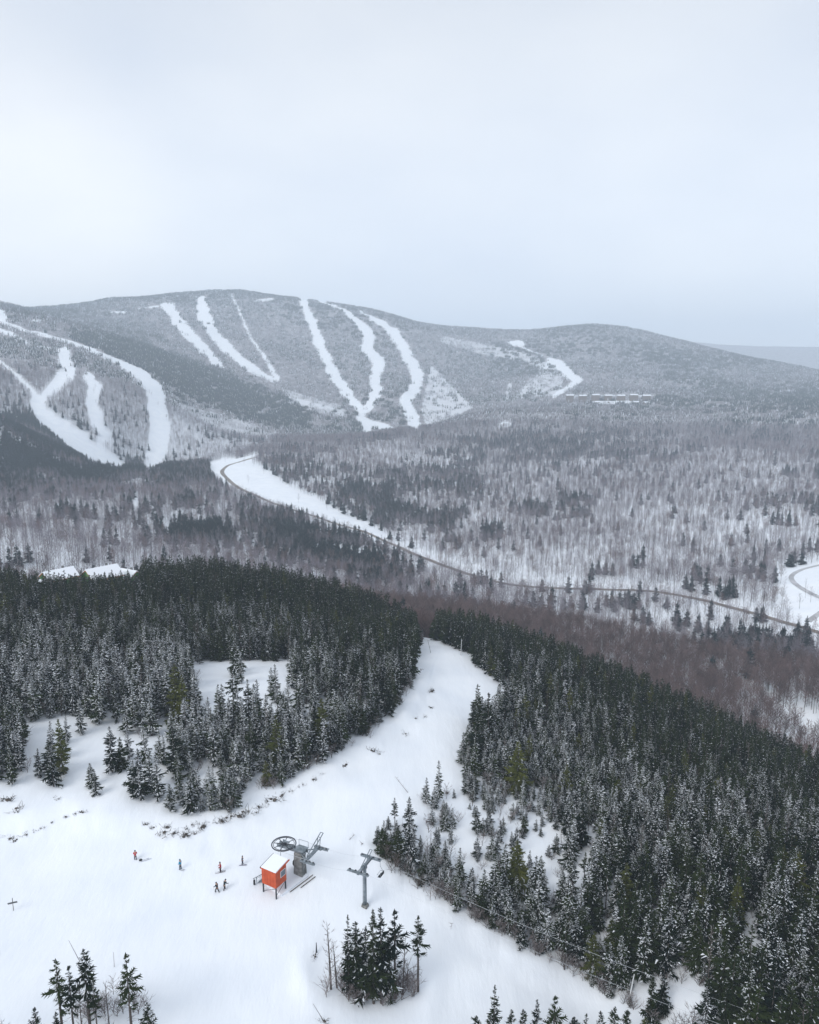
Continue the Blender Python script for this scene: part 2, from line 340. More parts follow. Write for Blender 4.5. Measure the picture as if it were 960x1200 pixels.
n1 = nn(N, 'ShaderNodeTexNoise'); n1.inputs['Scale'].default_value = .05; n1.inputs['Detail'].default_value = 6; n1.inputs['Roughness'].default_value = .7
r1 = nn(N, 'ShaderNodeValToRGB'); r1.color_ramp.elements[0].position = .38; r1.color_ramp.elements[1].position = .62
r1.color_ramp.elements[0].color = (.17, .155, .165, 1); r1.color_ramp.elements[1].color = (.42, .41, .43, 1)
n2 = nn(N, 'ShaderNodeTexNoise'); n2.inputs['Scale'].default_value = .09; n2.inputs['Detail'].default_value = 8
r2 = nn(N, 'ShaderNodeValToRGB'); r2.color_ramp.elements[0].position = .3; r2.color_ramp.elements[1].position = .7
r2.color_ramp.elements[0].color = (.79, .83, .885, 1); r2.color_ramp.elements[1].color = (.87, .90, .935, 1)
mx_ = nn(N, 'ShaderNodeMix', data_type='RGBA')
L.new(t_.outputs['Object'], n1.inputs['Vector']); L.new(n1.outputs['Fac'], r1.inputs[0]); L.new(t_.outputs['Object'], n2.inputs['Vector']); L.new(n2.outputs['Fac'], r2.inputs[0])
L.new(at_.outputs['Fac'], mx_.inputs[0]); L.new(r2.outputs[0], mx_.inputs[6]); L.new(r1.outputs[0], mx_.inputs[7]); L.new(mx_.outputs[2], b_.inputs['Base Color'])
n3 = nn(N, 'ShaderNodeTexNoise'); n3.inputs['Scale'].default_value = .35; n3.inputs['Detail'].default_value = 7; n3.inputs['Roughness'].default_value = .55; mp3 = nn(N, 'ShaderNodeMapping'); mp3.inputs['Rotation'].default_value = (0, 0, .6); mp3.inputs['Scale'].default_value = (1, .3, 1)
bp = nn(N, 'ShaderNodeBump'); bp.inputs['Strength'].default_value = .5; bp.inputs['Distance'].default_value = .5
L.new(t_.outputs['Object'], mp3.inputs[0]); L.new(mp3.outputs[0], n3.inputs['Vector']); L.new(n3.outputs['Fac'], bp.inputs['Height']); L.new(bp.outputs[0], b_.inputs['Normal'])
g = link('ground', me, [gm]); g['kind'] = 'structure'

# haze: one closed box of even density round the whole place, sky outside it
hz = MB().box((0, 0, (gzz.min() - 1 + 640) / 2), (20400, 20400, 640 - gzz.min() + 1)).build('haze', principled('haze', (1, 1, 1)))
hm = hz.data.materials[0]; hn = hm.node_tree; hn.nodes.clear(); ho = hn.nodes.new('ShaderNodeOutputMaterial'); hv = hn.nodes.new('ShaderNodeVolumePrincipled')
hv.inputs['Color'].default_value = (.79, .895, 1, 1); hv.inputs['Density'].default_value = 1.9e-4; hn.links.new(hv.outputs[0], ho.inputs['Volume'])
hz['kind'] = 'stuff'

# ------------------------------------------------------------------ roads
def ribbon(name, pts, w, mat, lift=.35, step=6):
    P3 = [hit(px, py, dmin=330) for px, py in pts]; c = []
    for p, q in zip(P3[:-1], P3[1:]):
        n = max(1, int((q-p).length / step))
        c += [p.lerp(q, i/n) for i in range(n)]
    c.append(P3[-1]); A = np.array([[p.x, p.y] for p in c])
    for _ in range(12): A[1:-1] = (A[:-2] + 2*A[1:-1] + A[2:]) / 4
    T = np.gradient(A, axis=0); T /= np.linalg.norm(T, axis=1)[:, None] + 1e-9; Nn = np.stack([-T[:, 1], T[:, 0]], 1)
    v, f, k = [], [], 5
    zs = ground(A[:, 0], A[:, 1]) + lift
    for j, o in enumerate(np.linspace(-w/2, w/2, k)):
        Q = A + Nn * o; v.append(np.column_stack([Q, zs + (.0 if 0 < j < k-1 else -.25)]))
    v = np.stack(v, 1).reshape(-1, 3)
    for i in range(len(A)-1):
        for j in range(k-1): a = i*k+j; f.append((a, a+1, a+1+k, a+k))
    o = link(name, mesh(name, v, f, smooth=True), [mat]); o['kind'] = 'structure'; return o
rm = vary(principled('sanded_road', (.2, .18, .16), .9), (.15, .125, .105), (.27, .235, .20), .08, 5)
rm2 = vary(principled('packed_snow_track', (.4, .4, .4), .9), (.34, .34, .35), (.55, .55, .57), .1, 5)
ribbon('road', ROAD, 6.6, rm); ribbon('side_road', ROAD2, 5, rm2); ribbon('track', [(947,729),(955,722),(990,700)], 5, rm2)
# ------------------------------------------------------------------ tree kinds
def spruce_geo(seed, Hh=10, Rr=1.5, bare=.08, snow=.3, green=False, gap=.1, lean=0.):
    r = random.Random(seed); V, Fc, MI = [], [], []
    def quad(ps, m):
        n = len(V); V.extend(ps); Fc.append(tuple(range(n, n+len(ps)))); MI.append(m)
    z = Hh * bare + .3; s1, s2 = r.uniform(0, 6), r.uniform(0, 6)
    lop = [r.uniform(.75, 1.25) for _ in range(8)]
    while z < Hh * .985:
        t = (z - Hh*bare) / (Hh*(1-bare)); Lm = Rr * (1-t)**.8 * (.6 + .4*min(1, t*5)) * (1 + .22*math.sin(z*1.9+s1)) + .10
        n = 4 + (r.random() < .6) + (t < .5)
        for k in range(n):
            if r.random() < gap*(1.6 if t < .3 else 1): continue
            ph = 2*math.pi*(k + r.random()*.9)/n + z*1.7; Lb = Lm * r.choice((r.uniform(.45, .9), r.uniform(.85, 1.35))) * lop[int(ph/6.2832*8) % 8]; zz = z + r.uniform(-.2, .2)
            el = math.radians(30*t - 22 + r.uniform(-10, 10)); ca, sa = math.cos(ph), math.sin(ph); tel = math.tan(el)
            load = snow * (1 + .9*math.sin(ph*2+s1+z*.9)*math.sin(z*1.3+s2))
            def pt(s, off=0., dz=0.):
                rr = Lb*s; return (ca*rr - sa*off, sa*rr + ca*off, zz + rr*tel - .16*Lb*math.sin(s*3.1) + .10*Lb*s*s + dz)
            w = .07 + .08*Lb
            mid, tip = pt(.5), pt(1)
            quad([pt(.02), pt(.45, w, -.06), tip], 0); quad([pt(.02), tip, pt(.45, -w, -.06)], 0)
            for s, q in ((.2, .26), (.38, .36), (.57, .36), (.76, .26)):
                for sg in (-1, 1):
                    if r.random() < .12: continue
                    l = Lb*q*r.uniform(.7, 1.35) + .10; a0 = pt(s-.09); a1 = pt(s+.08)
                    e = pt(s + .6*l/Lb, sg*l*.8, -.28*l*r.uniform(.4, 1.6)); quad([a0, a1, e], 0)
                    if r.random() < load:
                        k1 = r.uniform(.5, .9); up = .05
                        m_ = lambda p, q_, kk: (p[0]+(q_[0]-p[0])*kk, p[1]+(q_[1]-p[1])*kk, p[2]+(q_[2]-p[2])*kk+up)
                        quad([m_(a0, a1, .0), m_(a0, a1, 1.), m_(a1, e, k1), m_(a0, e, k1)], 1)
            if r.random() < load*1.1:
                quad([pt(.15, .0, .06), pt(.55, w*.9, .03), pt(r.uniform(.75, 1), 0, .06), pt(.55, -w*.9, .03)], 1)
        z += r.uniform(.24, .40) * (1.25 - .5*t)
    for k in range(3):
        a = k*2.1; quad([(.05*math.cos(a), .05*math.sin(a), Hh*.94), (.16*math.cos(a+.5), .16*math.sin(a+.5), Hh*.955), (0, 0, Hh*1.005)], 0)
    # dead stubs on the bare stem
    for k in range(int(bare*40)):
        a = r.uniform(0, 6.28); z = r.uniform(.12, bare)*Hh; l = r.uniform(.3, .9); quad([(0, 0, z), (0, 0, z+.07), (l*math.cos(a), l*math.sin(a), z-.05)], 2)
    n = 6; tv, tf = [], []
    for i, (zz, rr) in enumerate([(0, .012*Hh), (.35*Hh, .009*Hh), (.75*Hh, .005*Hh), (.99*Hh, .012)]):
        tv += [(rr*math.cos(2*math.pi*j/n), rr*math.sin(2*math.pi*j/n), zz) for j in range(n)]
        if i: tf += [((i-1)*n+j, (i-1)*n+(j+1) % n, i*n+(j+1) % n, i*n+j) for j in range(n)]
    V = np.array(V); 
    if lean:
        V[:, 0] += lean * (V[:, 2]/Hh)**1.6 * Hh; tv = [(a + lean*(c/Hh)**1.6*Hh, b, c) for a, b, c in tv]
    return (tv, tf), (V.tolist(), Fc, MI)
def bare_geo(seed, Hh=15, Wd=2.6, limbs=13, tw=4, tr=.15, lo=.38, tww=.10):
    r = random.Random(seed); V, Fc, MI = [], [], []; n = 4; tv, tf = [], []
    bx, by = r.uniform(-.6, .6), r.uniform(-.6, .6)
    ax = lambda z: (bx*(z/Hh)**2, by*(z/Hh)**2)
    for i, (q, rr) in enumerate([(0, tr*1.2), (.4, tr*.8), (.75, tr*.45), (.98, tr*.1)]):
        cx, cy = ax(q*Hh); tv += [(cx+rr*math.cos(2*math.pi*j/n), cy+rr*math.sin(2*math.pi*j/n), q*Hh) for j in range(n)]
        if i: tf += [((i-1)*n+j, (i-1)*n+(j+1) % n, i*n+(j+1) % n, i*n+j) for j in range(n)]
    def sl(p, d, l, w):
        d = Vector(d).normalized(); s = d.cross(Vector((r.uniform(-1, 1), r.uniform(-1, 1), r.uniform(-1, 1)))).normalized()*w/2; p = Vector(p); e = p + d*l
        k = len(V); V.extend([tuple(p-s), tuple(p+s), tuple(e)]); Fc.append((k, k+1, k+2)); MI.append(0); return e
    for i in range(limbs):
        z = Hh*(lo + (.95-lo)*((i+r.random())/limbs)); ph = i*2.4 + r.uniform(-.5, .5); cx, cy = ax(z)
        t = (z/Hh-lo)/(1-lo); l = Wd*(1.15-.75*t)*r.uniform(.75, 1.25)*1.25; up = r.uniform(.7, 1.5)
        d = Vector((math.cos(ph), math.sin(ph), up)); p = Vector((cx, cy, z)); sl(p, d, l, tww*1.2)
        for k in range(tw):
            q = p + d.normalized()*l*r.uniform(.2, .9); d2 = d + Vector((r.uniform(-1, 1), r.uniform(-1, 1), r.uniform(-.3, 1.1)))
            sl(q, d2, l*r.uniform(.35, .75), tww*.8)
    return (tv, tf), (V, Fc, MI)
def joined(name, tr, cr, mats_t, mats_c):
    (tv, tf), (cv, cf, mi) = tr, cr; n = len(tv)
    me = mesh(name, list(tv)+list(cv), list(tf)+[tuple(i+n for i in f) for f in cf], [0]*len(tf)+[m+1 for m in mi])
    for m in mats_t+mats_c: me.materials.append(m)
    return me
class Kind: pass
def make_kind(name, gen, tm, cm):
    k = Kind(); tr, cr = gen; k.name = name
    k.trunk = mesh(name+'_trunk', *tr, smooth=True); k.trunk.materials.append(tm)
    k.crown = mesh(name+'_crown', *cr)
    for m in cm: k.crown.materials.append(m)
    k.whole = bpy.data.objects.new(name, joined(name, tr, cr, [tm], cm)); return k
SC = [M['needle'], M['treesnow'], M['bark']]; SG = [M['needle_green'], M['treesnow'], M['bark']]
K = {}
for i in range(3): K['dark%d' % i] = make_kind('spruce_a_dark%d' % i, spruce_geo(10+i, 10, 1.9, .06, .05, gap=.08), M['bark'], SC)
for i in range(2): K['green%d' % i] = make_kind('spruce_b_green%d' % i, spruce_geo(20+i, 10, 1.95, .06, .03, gap=.08), M['bark'], SG)
for i in range(3): K['dust%d' % i] = make_kind('spruce_c_dust%d' % i, spruce_geo(30+i, 10, 1.85, .08, .34, gap=.1), M['bark'], SC)
for i in range(3): K['snow%d' % i] = make_kind('spruce_d_snow%d' % i, spruce_geo(40+i, 10, 1.8, .08, .62, gap=.12), M['bark'], SC)
for i in range(3): K['thin%d' % i] = make_kind('spruce_e_thin%d' % i, spruce_geo(50+i, 10, 1.2, .36, .12, gap=.3), M['bark'], SC)
K['shrub0'] = make_kind('spruce_g_shrub0', bare_geo(66, 2.2, 1.1, 16, 4, .03, .08, .05), M['bark'], [M['deadtwig']]); K['shrub1'] = make_kind('spruce_g_shrub1', bare_geo(67, 1.6, 1.2, 18, 4, .03, .05, .05), M['bark'], [M['deadtwig']])
for i in range(2): K['grey%d' % i] = make_kind('spruce_f_grey%d' % i, bare_geo(60+i, 10, 1.0, 26, 5, .11, .15, .06), M['bark'], [M['deadtwig']])
for i in range(3): K['weak%d' % i] = make_kind('spruce_i_weak%d' % i, spruce_geo(170+i, 12, 1.35, .35+.07*i, .10, gap=.45), M['bark'], SC)
for i in range(3): K['tall%d' % i] = make_kind('spruce_h_tall%d' % i, spruce_geo(150+i, 14, 1.85, .10+.04*i, .12, gap=.26), M['bark'], SC)
NEARK = sorted(K, key=lambda k: K[k].name)
for i in range(5): K['bare%d' % i] = make_kind('bare_%d' % i, bare_geo(70+i, 15, 2.4+.2*i, 19, 5, .10, .25, .11), M['greybark'], [M['twig']])
for i in range(4): K['brown%d' % i] = make_kind('brown_%d' % i, bare_geo(80+i, 15, 2.9, 27, 10, .11, .40, .11), M['bark'], [M['browntwig']])
for i in range(3): K['pine%d' % i] = make_kind('pine_%d' % i, spruce_geo(90+i, 13, 3.5, .05, .03, gap=.02), M['bark'], [M['pine'], M['treesnow'], M['bark']])
def far_clump(name, seed, n, conif, w=18, snow=.3):
    r = random.Random(seed); V, Fc, MI = [], [], []
    for i in range(n):
        x, y = r.uniform(-w/2, w/2), r.uniform(-w/2, w/2); h = r.uniform(8, 14)
        if r.random() < conif:
            rr = h*.15
            for (z0, z1, q) in ((.05, .55, 1), (.3, .8, .75), (.6, 1, .45)):
                k = len(V); a0 = r.uniform(0, 6)
                for j in range(5): V.append((x+rr*q*r.uniform(.7, 1.2)*math.cos(a0+j*1.257), y+rr*q*r.uniform(.7, 1.2)*math.sin(a0+j*1.257), h*z0+r.uniform(-.3, .3)))
                V.append((x, y, h*z1))
                for j in range(5): Fc.append((k+j, k+(j+1) % 5, k+5)); MI.append(1 if r.random() < snow else 0)
        else:
            (tv, tf), (cv, cf, _) = bare_geo(r.randint(0, 9999), h, 2.3, 7, 2, .16, .3, .20)
            for vv, ff, m in ((tv, tf, 2), (cv, cf, 3)):
                k = len(V); V += [(a+x, b+y, c) for a, b, c in vv]; Fc += [tuple(i+k for i in f) for f in ff]; MI += [m]*len(ff)
    me = mesh(name, V, Fc, MI)
    for m in (M['needle'], M['treesnow'], M['greybark'], M['twig']): me.materials.append(m)
    return bpy.data.objects.new(name, me)
FARC = [far_clump('clump_%02d' % i, 200+i, 11, .12) for i in range(4)] + [far_clump('clump_%02d' % (4+i), 210+i, 13, .8, snow=.25) for i in range(4)] + [far_clump('clump_%02d' % (8+i), 220+i, 20, .97, snow=.02) for i in range(3)]

def gn_scatter(name, label, objs, X, Y, Z, idx, sxy, sz, rz, lean=None, cat=None):
    c = bpy.data.collections.new(name + '_kinds')
    for o in objs: c.objects.link(o)
    n = len(X); me = bpy.data.meshes.new(name); me.vertices.add(n); me.vertices.foreach_set('co', np.stack([X, Y, Z], 1).ravel())
    def att(nm, ty, arr, fld): me.attributes.new(nm, ty, 'POINT').data.foreach_set(fld, np.ascontiguousarray(arr).ravel())
    rot = np.zeros((n, 3)); rot[:, 2] = rz; rot[:, 0] = rng.normal(0, .02, n)
    att('rot', 'FLOAT_VECTOR', rot.astype(np.float32), 'vector'); att('scl', 'FLOAT_VECTOR', np.stack([sxy, sxy, sz], 1).astype(np.float32), 'vector'); att('idx', 'INT', idx.astype(np.int32), 'value')
    o = link(name, me, []); ng = bpy.data.node_groups.new(name, 'GeometryNodeTree')
    ng.interface.new_socket('Geometry', in_out='INPUT', socket_type='NodeSocketGeometry'); ng.interface.new_socket('Geometry', in_out='OUTPUT', socket_type='NodeSocketGeometry')
    gi = ng.nodes.new('NodeGroupInput'); go = ng.nodes.new('NodeGroupOutput'); ip = ng.nodes.new('GeometryNodeInstanceOnPoints'); ci = ng.nodes.new('GeometryNodeCollectionInfo')
    ci.inputs['Collection'].default_value = c; ci.inputs['Separate Children'].default_value = True; ci.inputs['Reset Children'].default_value = True
    def na(nm, ty): q = ng.nodes.new('GeometryNodeInputNamedAttribute'); q.data_type = ty; q.inputs['Name'].default_value = nm; return q.outputs['Attribute']
    ng.links.new(gi.outputs[0], ip.inputs['Points']); ng.links.new(ci.outputs[0], ip.inputs['Instance']); ip.inputs['Pick Instance'].default_value = True
    ng.links.new(na('idx', 'INT'), ip.inputs['Instance Index']); ng.links.new(na('rot', 'FLOAT_VECTOR'), ip.inputs['Rotation']); ng.links.new(na('scl', 'FLOAT_VECTOR'), ip.inputs['Scale'])
    ng.links.new(ip.outputs[0], go.inputs[0])
    md = o.modifiers.new('scatter', 'NODES'); md.node_group = ng
    return tag(o, label, cat, kind='stuff')
def jgrid(D0, D1, az0, az1, sp):
    """jittered points, even on the ground, in a sector"""
    n = int((D1*D1-D0*D0)/2*(az1-az0)/(sp*sp)); 
    D = np.sqrt(rng.uniform(D0*D0, D1*D1, n)); A = rng.uniform(az0, az1, n); x, y = D*np.sin(A), D*np.cos(A)
    # thin out points that crowd each other
    cell = sp*.75; key = np.floor(x/cell).astype(np.int64)*1000003 + np.floor(y/cell).astype(np.int64)
    _, u = np.unique(key, return_index=True); return x[u], y[u]
def setup(x, y):
    D = np.hypot(x, y); z = ground_polar(np.arctan2(x, y), D)[2]; px, py = project(x, y, z); return D, z, px, py

# ---- near hill
x, y = jgrid(60, 400, -.60, .60, 1.9); D, z, px, py = setup(x, y)
zb = zone_back(px); near = D < zb
def nearden(px, py, D, x, y):
    d = np.zeros(px.shape); n6 = vnoise(x, y, 14, 8); n3 = vnoise(x, y, 6, 9)
    # left wood
    edge = Ln(px, [(-300,930),(15,925),(30,900),(60,910),(90,915),(130,925),(160,940),(200,952),(250,958),(290,938),(340,912),(385,890),(430,862),(462,832),(480,800),(487,765),(490,742),(500,742)])
    left = (px < 492) & (py < edge + 5*n3); d = np.where(left, 1, d)
    low = left & (px < 215) & (py > 838 + 12*n6); d = np.where(low, .18 + .30*(n6 > .25), d)
    d = np.where(left & (px < 30) & (py > 838), .8, d)
    d = np.where(left & (px >= 215) & (py > 905), .55, d)
    d = np.where(inpoly(px, py, [(222,776),(345,774),(347,812),(345,842),(295,848),(240,845),(230,820)]) , .03, d)
    d = np.where(inpoly(px, py, [(345,815),(440,800),(460,815),(430,850),(370,880),(345,850)]), .45, d)
    d = np.where(inpoly(px, py, [(30,850),(60,838),(70,870),(50,900),(25,895)]), .02, d)
    d = np.where(inpoly(px, py, [(85,872),(125,868),(125,935),(60,940),(60,912)]), .02, d)
    d = np.where(inpoly(px, py, [(185,848),(212,842),(215,868),(190,872)]), .05, d)
    d = np.where((px > 30) & (px < 172) & (D > 326) & (D < 366), .3, d)
    # right wood
    re = Ln(py, [(700,478),(742,500),(752,512),(765,545),(790,572),(815,603),(835,600),(850,560),(890,540),(930,535),(940,452),(990,440),(1008,446),(1030,472),(1060,520),(1100,588),(1130,640),(1180,728),(1200,765),(1240,850)])
    # rotate lookup: right edge of the trail as x(py)
    right = (px > re + 4*n3) & (py > 700) & ((px > 492) | (py > 900)); d = np.where(right, 1, d)
    d = np.where(right & inpoly(px, py, [(430,925),(500,905),(545,915),(570,950),(640,985),(655,1010),(640,1045),(590,1050),(550,1035),(520,1000),(480,985),(455,975)]), .12 + .25*(n3 > .35), d)
    d = np.where(right & inpoly(px, py, [(560,960),(600,940),(680,990),(690,1030),(640,1060),(590,1060)]), .2 + .2*(n3 > .2), d)
    d = np.where(right & inpoly(px, py, [(740,1150),(800,1150),(900,1215),(850,1260),(770,1230)]), .55, d)
    d = np.where((px > 440) & (px < 480) & (py > 905) & (py < 965), 0, d)
    return d
nd = nearden(px, py, D, x, y)
nd = np.where(D > zb - 25, np.minimum(nd*1.0, 1), nd)
# keep the lift hut, the lift line and the chalets free
keep = near & (rng.rand(len(x)) < nd)
x, y, z, D, px, py = [q[keep] for q in (x, y, z, D, px, py)]
tallf = Ln(py, [(740,1.0),(840,.95),(880,.8),(940,.72),(1000,.75),(1060,.92),(1150,1.02)])
hh = rng.uniform(.62, 1.15, len(x)) * 11.3 * tallf * (1 - .25*(rng.rand(len(x)) < .18))
hh = np.where((px > 430) & (py > 920) & (px < 660) & (py < 1050), hh*.62, hh)
hh = np.where((py > 1010) & (px > 470) & ((px - Ln(py, [(1008,446),(1030,472),(1060,530),(1100,598),(1130,655),(1180,742)])) < 40), hh*.75, hh)
hh = np.where((px > 165) & (px < 470) & (D > 270), hh*1.28, hh); hh = np.where((px > 95) & (px < 175) & (D > 362), hh*1.45, hh)
hh = np.where((px > 25) & (px < 175) & (D > 295) & (D < 362), hh*.74, hh); hh = np.where((px > 25) & (px < 95) & (D > 362), hh*.5, hh)
# snow load: bare on the crests, heavy on the belts facing the camera
sn = .37 - .13*sstep(560, 680, px) + .22*vnoise(x, y, 35, 12) + .12*vnoise(x, y, 12, 13)
sn = sn + .45*np.exp(-((px-150)/170)**2 - ((py-850)/60)**2) + .12*np.exp(-((px-330)/150)**2 - ((py-840)/60)**2) + .22*np.exp(-((px-600)/140)**2 - ((py-960)/90)**2)
crest = Ln(px, [(-100,700),(250,705),(430,745),(480,760),(500,740),(600,752),(700,790),(800,835),(900,875),(960,900)])
sn -= .65*np.exp(-np.maximum(0, py-crest)/42)*(1) + .10*(px > 780)
sn += rng.normal(0, .20, len(x))
u = rng.rand(len(x)); kind = []
for i in range(len(x)):
    v = int(u[i]*997) % 3
    if u[i] < .035: kind.append('grey%d' % (v % 2))
    elif u[i] < .085: kind.append('thin%d' % v)
    elif u[i] < .125 and sn[i] < .6: kind.append('green%d' % (v % 2))
    else: kind.append('%s%d' % ('dark' if sn[i] < .22 else 'dust' if sn[i] < .55 else 'snow', v))
kind = np.array(kind)
# ---- hand-placed trees: (px, base py, height in photo px, kind, label)
def hpx(h, p): d = p.y*CT - (p.z-CAMZ)*ST; return h*F*p.y/d**2
manual = []
def mt(px, py, hp, k, label, wide=1.0, group=None):
    p = hit(px, py); d = p.y*CT - (p.z-CAMZ)*ST; manual.append((p, hp*d*d/(F*p.y), k, label, wide, group))
def mtop(px, pt, h, k, label, wide=1.0, group=None):
    best = None
    for D_ in np.linspace(55, 200, 140):
        a, e = ray(px, pt); p = Vector((D_*math.sin(a), D_*math.cos(a), 0)); p.z = gz(p.x, p.y)
        q = abs(p.z + h - (CAMZ + D_*e))
        if best is None or q < best[0]: best = (q, p)
    manual.append((best[1], h, k, label, wide, group))
mt(107,922,29,'dust1','small lone pair-like spruce on the open snow left of the leaning pair',1.25)
mt(165,938,62,'dust0','tall leaning spruce at the lower edge of the left wood',1.1)
mt(158,930,40,'dust2','shorter spruce tucked against the tall leaning spruce',1.3)
mt(186,937,52,'snow1','frosted spruce just right of the tall leaning spruce',1.1)
mt(200,950,33,'dust1','small spruce with wide skirts below the left wood',1.4)
mt(224,952,42,'dust0','broad short spruce at the lowest tip of the left wood',1.5)
mt(247,950,40,'snow2','narrow snowy spruce at the right of the lowest tip of the left wood',1.0)
mt(74,908,66,'green1','yellowish green spruce standing alone left of the snow gap',1.0)
mt(60,906,40,'dark1','dark spruce at the left foot of the yellowish green spruce',1.3)
mt(47,910,34,'dust1','small snowy spruce left of the yellowish green spruce',1.2)
mt(132,905,55,'dust2','snow-flecked spruce in front of the left wood above the lone small spruce',1.2)
mt(143,903,40,'dark0','dark spruce touching the snow-flecked spruce above the lone small one',1.2)
mt(208,845,68,'green0','bright green tall spruce left of the snow clearing',1.15)
mt(216,850,60,'green1','second green spruce beside the bright tall one by the clearing',1.0)
mt(275,852,72,'weak1','gaunt spruce with long drooping arms inside the snow clearing',1.5)
mt(258,856,55,'dust1','narrow spruce between the green spruces and the gaunt one',1.0)
mt(292,850,55,'dust2','narrow spruce just right of the gaunt one in the clearing',1.0)
mt(325,900,62,'green0','wide dark green spruce at the front of the left wood',1.2)
mt(205,905,55,'dark2','broad dark spruce in the middle of the left wood edge',1.3)
mt(378,880,62,'green1','dense green spruce with a bare foot near the trail bank',1.25)
mt(500,942,32,'snow0','small pale frosted spruce, leftmost of the saplings beside the trail')
mt(514,938,48,'snow2','tall thin frosted spruce among the saplings beside the trail',.8)
mt(509,948,28,'snow1','shortest frosted spruce among the saplings beside the trail')
mt(572,880,70,'thin1','lanky spruce rising above the trail-side trees with a bare stem',1.2)
mt(591,866,55,'dark1','spire-topped dark spruce next to the lanky one',1.0)
mt(557,900,60,'dark0','broad green spruce at the front corner of the right wood',1.25)
mt(606,930,62,'green1','bright olive spruce standing out near the edge of the right wood',1.4)
mt(605,1045,60,'green0','bright green spruce above the lift line in the right wood',1.5)
mt(463,968,35,'thin2','thin little spruce at the upper tip of the tongue of trees',1.1)
mt(480,975,42,'dust0','spruce just right of the thin one at the tip of the tongue of trees')
mt(448,1004,34,'dark1','leftmost dark small spruce of the tongue of trees by the lift',1.5)
mt(466,1010,40,'dark2','second dark spruce in the tongue of trees by the lift',1.4)
mt(480,1018,58,'dust1','tallest spruce in the tongue of trees by the lift',1.2)
# clump in the lower middle
for a in [(388,1160,84,'grey0','grey leafless thin conifer at the left of the lower middle clump',1.2),(409,1170,98,'tall0','leftmost dark spruce of the lower middle clump',.85),
          (418,1172,92,'tall2','scraggy spruce beside the leftmost dark one of the clump',1.3),(404,1164,70,'grey1','bare grey stem behind the left of the lower middle clump',1.1),
          (438,1176,110,'tall1','tallest and densest spruce in the lower middle clump',1.05),(447,1176,112,'tall2','green-tipped twin of the tallest spruce in the clump',.95),
          (430,1172,86,'dust0','shorter dark spruce in front of the clump centre',1.0),(463,1170,104,'weak0','thin-crowned spruce at the right inside of the clump',1.5),
          (472,1166,70,'grey0','grey dead conifer at the right of the lower middle clump',1.1),(455,1172,80,'dust1','snow-flecked spruce at the right foot of the clump',1.1),
          (490,1162,89,'weak2','lone tall spruce with bare stem right of the lower middle clump',1.25),(395,1158,60,'grey1','short grey conifer at the left edge of the clump',1.2),
          (424,1166,75,'grey0','dead grey conifer in the middle of the clump',1.1)]: mt(*a)
for a in [(65,1124,11.5,'weak0','leftmost of the gaunt bare-stemmed spruces at the lower left',1.3),(79,1127,11,'weak1','second gaunt spruce from the left at the lower left',1.1),
          (97,1107,13,'weak2','tallest gaunt spruce of the lower left group',1.4),(108,1138,10,'weak1','leaning gaunt spruce right of the tallest one at lower left',.9),
          (147,1114,12.5,'weak0','gaunt spruce standing apart right of the lower left group',1.3),(172,1175,8,'weak2','short gaunt spruce at the bottom edge right of the lower left group',1.2),
          (40,1176,9,'tall0','broad dark spruce top at the bottom left corner',1.4),(4,1188,8,'grey0','grey dead top at the bottom left corner',1.2),(68,1186,7,'thin2','small top in front of the lower left gaunt spruces',1.2),
          (124,1150,8,'grey1','grey leafless stem between the lower left gaunt spruces',1.0),(90,1150,8.5,'grey0','grey leafless stem behind the tallest gaunt spruce at lower left',1.0),
          (580,1150,12,'tall0','tallest dark spruce top at the bottom edge right of centre',.95),(600,1178,10,'tall1','dark spruce top just right of the tallest bottom edge one',1.1),
          (574,1189,9,'tall2','low dark spruce top below the tallest bottom edge one',1.3),(558,1192,9,'dark0','leftmost low dark top of the bottom edge row',1.3),(613,1183,9.5,'thin0','thin grey-green top in the bottom edge row',1.4),
          (630,1168,11,'tall2','snow-flecked spruce top in the middle of the bottom edge row',.9),(651,1163,11.5,'weak0','gaunt spruce top rising right in the bottom edge row',1.5),
          (673,1187,9,'dark2','dark top left of the three close ones at the bottom edge',1.2),(688,1183,10,'tall0','middle of the three close dark tops at the bottom edge',1.0),
          (704,1184,10,'dust1','speckled top right of the three close ones at the bottom edge',1.1),(721,1177,11,'tall1','stout dark top near the right end of the bottom edge row',1.2),
          (736,1182,10,'dark2','dark top at the right end of the bottom edge row',1.1),(757,1190,9,'green0','olive top, last of the bottom edge row',1.2)]: mtop(*a)
VAL = [(605,707),(616,708),(634,715),(661,715),(669,711),(684,715),(700,718),(720,717),(743,727),(753,730),(768,705),(781,713),(796,740),(818,741),(829,744),(841,750),(853,757),(870,752),(881,751),(886,727),(893,729),(940,768),(931,762),(950,765),(907,772),(921,764),(861,758),(760,733),(625,712),(645,714)]
def tree(k, p, h, rz, label, wide=1.0, group=None, base=10, name='spruce_tree', lean=0):
    t = empty(name, p, rz); t.rotation_euler = (lean, 0, rz); base = {'tall': 14, 'weak': 12}.get(k[:4], base); s = h/base; t.scale = (s**.75*wide, s**.75*wide, s)
    a = bpy.data.objects.new('trunk', K[k].trunk); b = bpy.data.objects.new('crown', K[k].crown)
    for o in (a, b): S.collection.objects.link(o); o.parent = t
    return tag(t, label, 'tree', group)
GRP = 'spruces on the near hill'
for i, (p, h, k, label, wide, g_) in enumerate(manual):
    tree(k, (p.x, p.y, p.z-.2), h, i*1.9, label, wide, GRP, lean=.05*math.sin(i*3.1) if k[:4] in ('thin', 'grey') else 0)
mx_, my_ = np.array([m[0].x for m in manual]), np.array([m[0].y for m in manual])
ok = (np.hypot(x[:, None]-mx_, y[:, None]-my_).min(1) > 1.6)
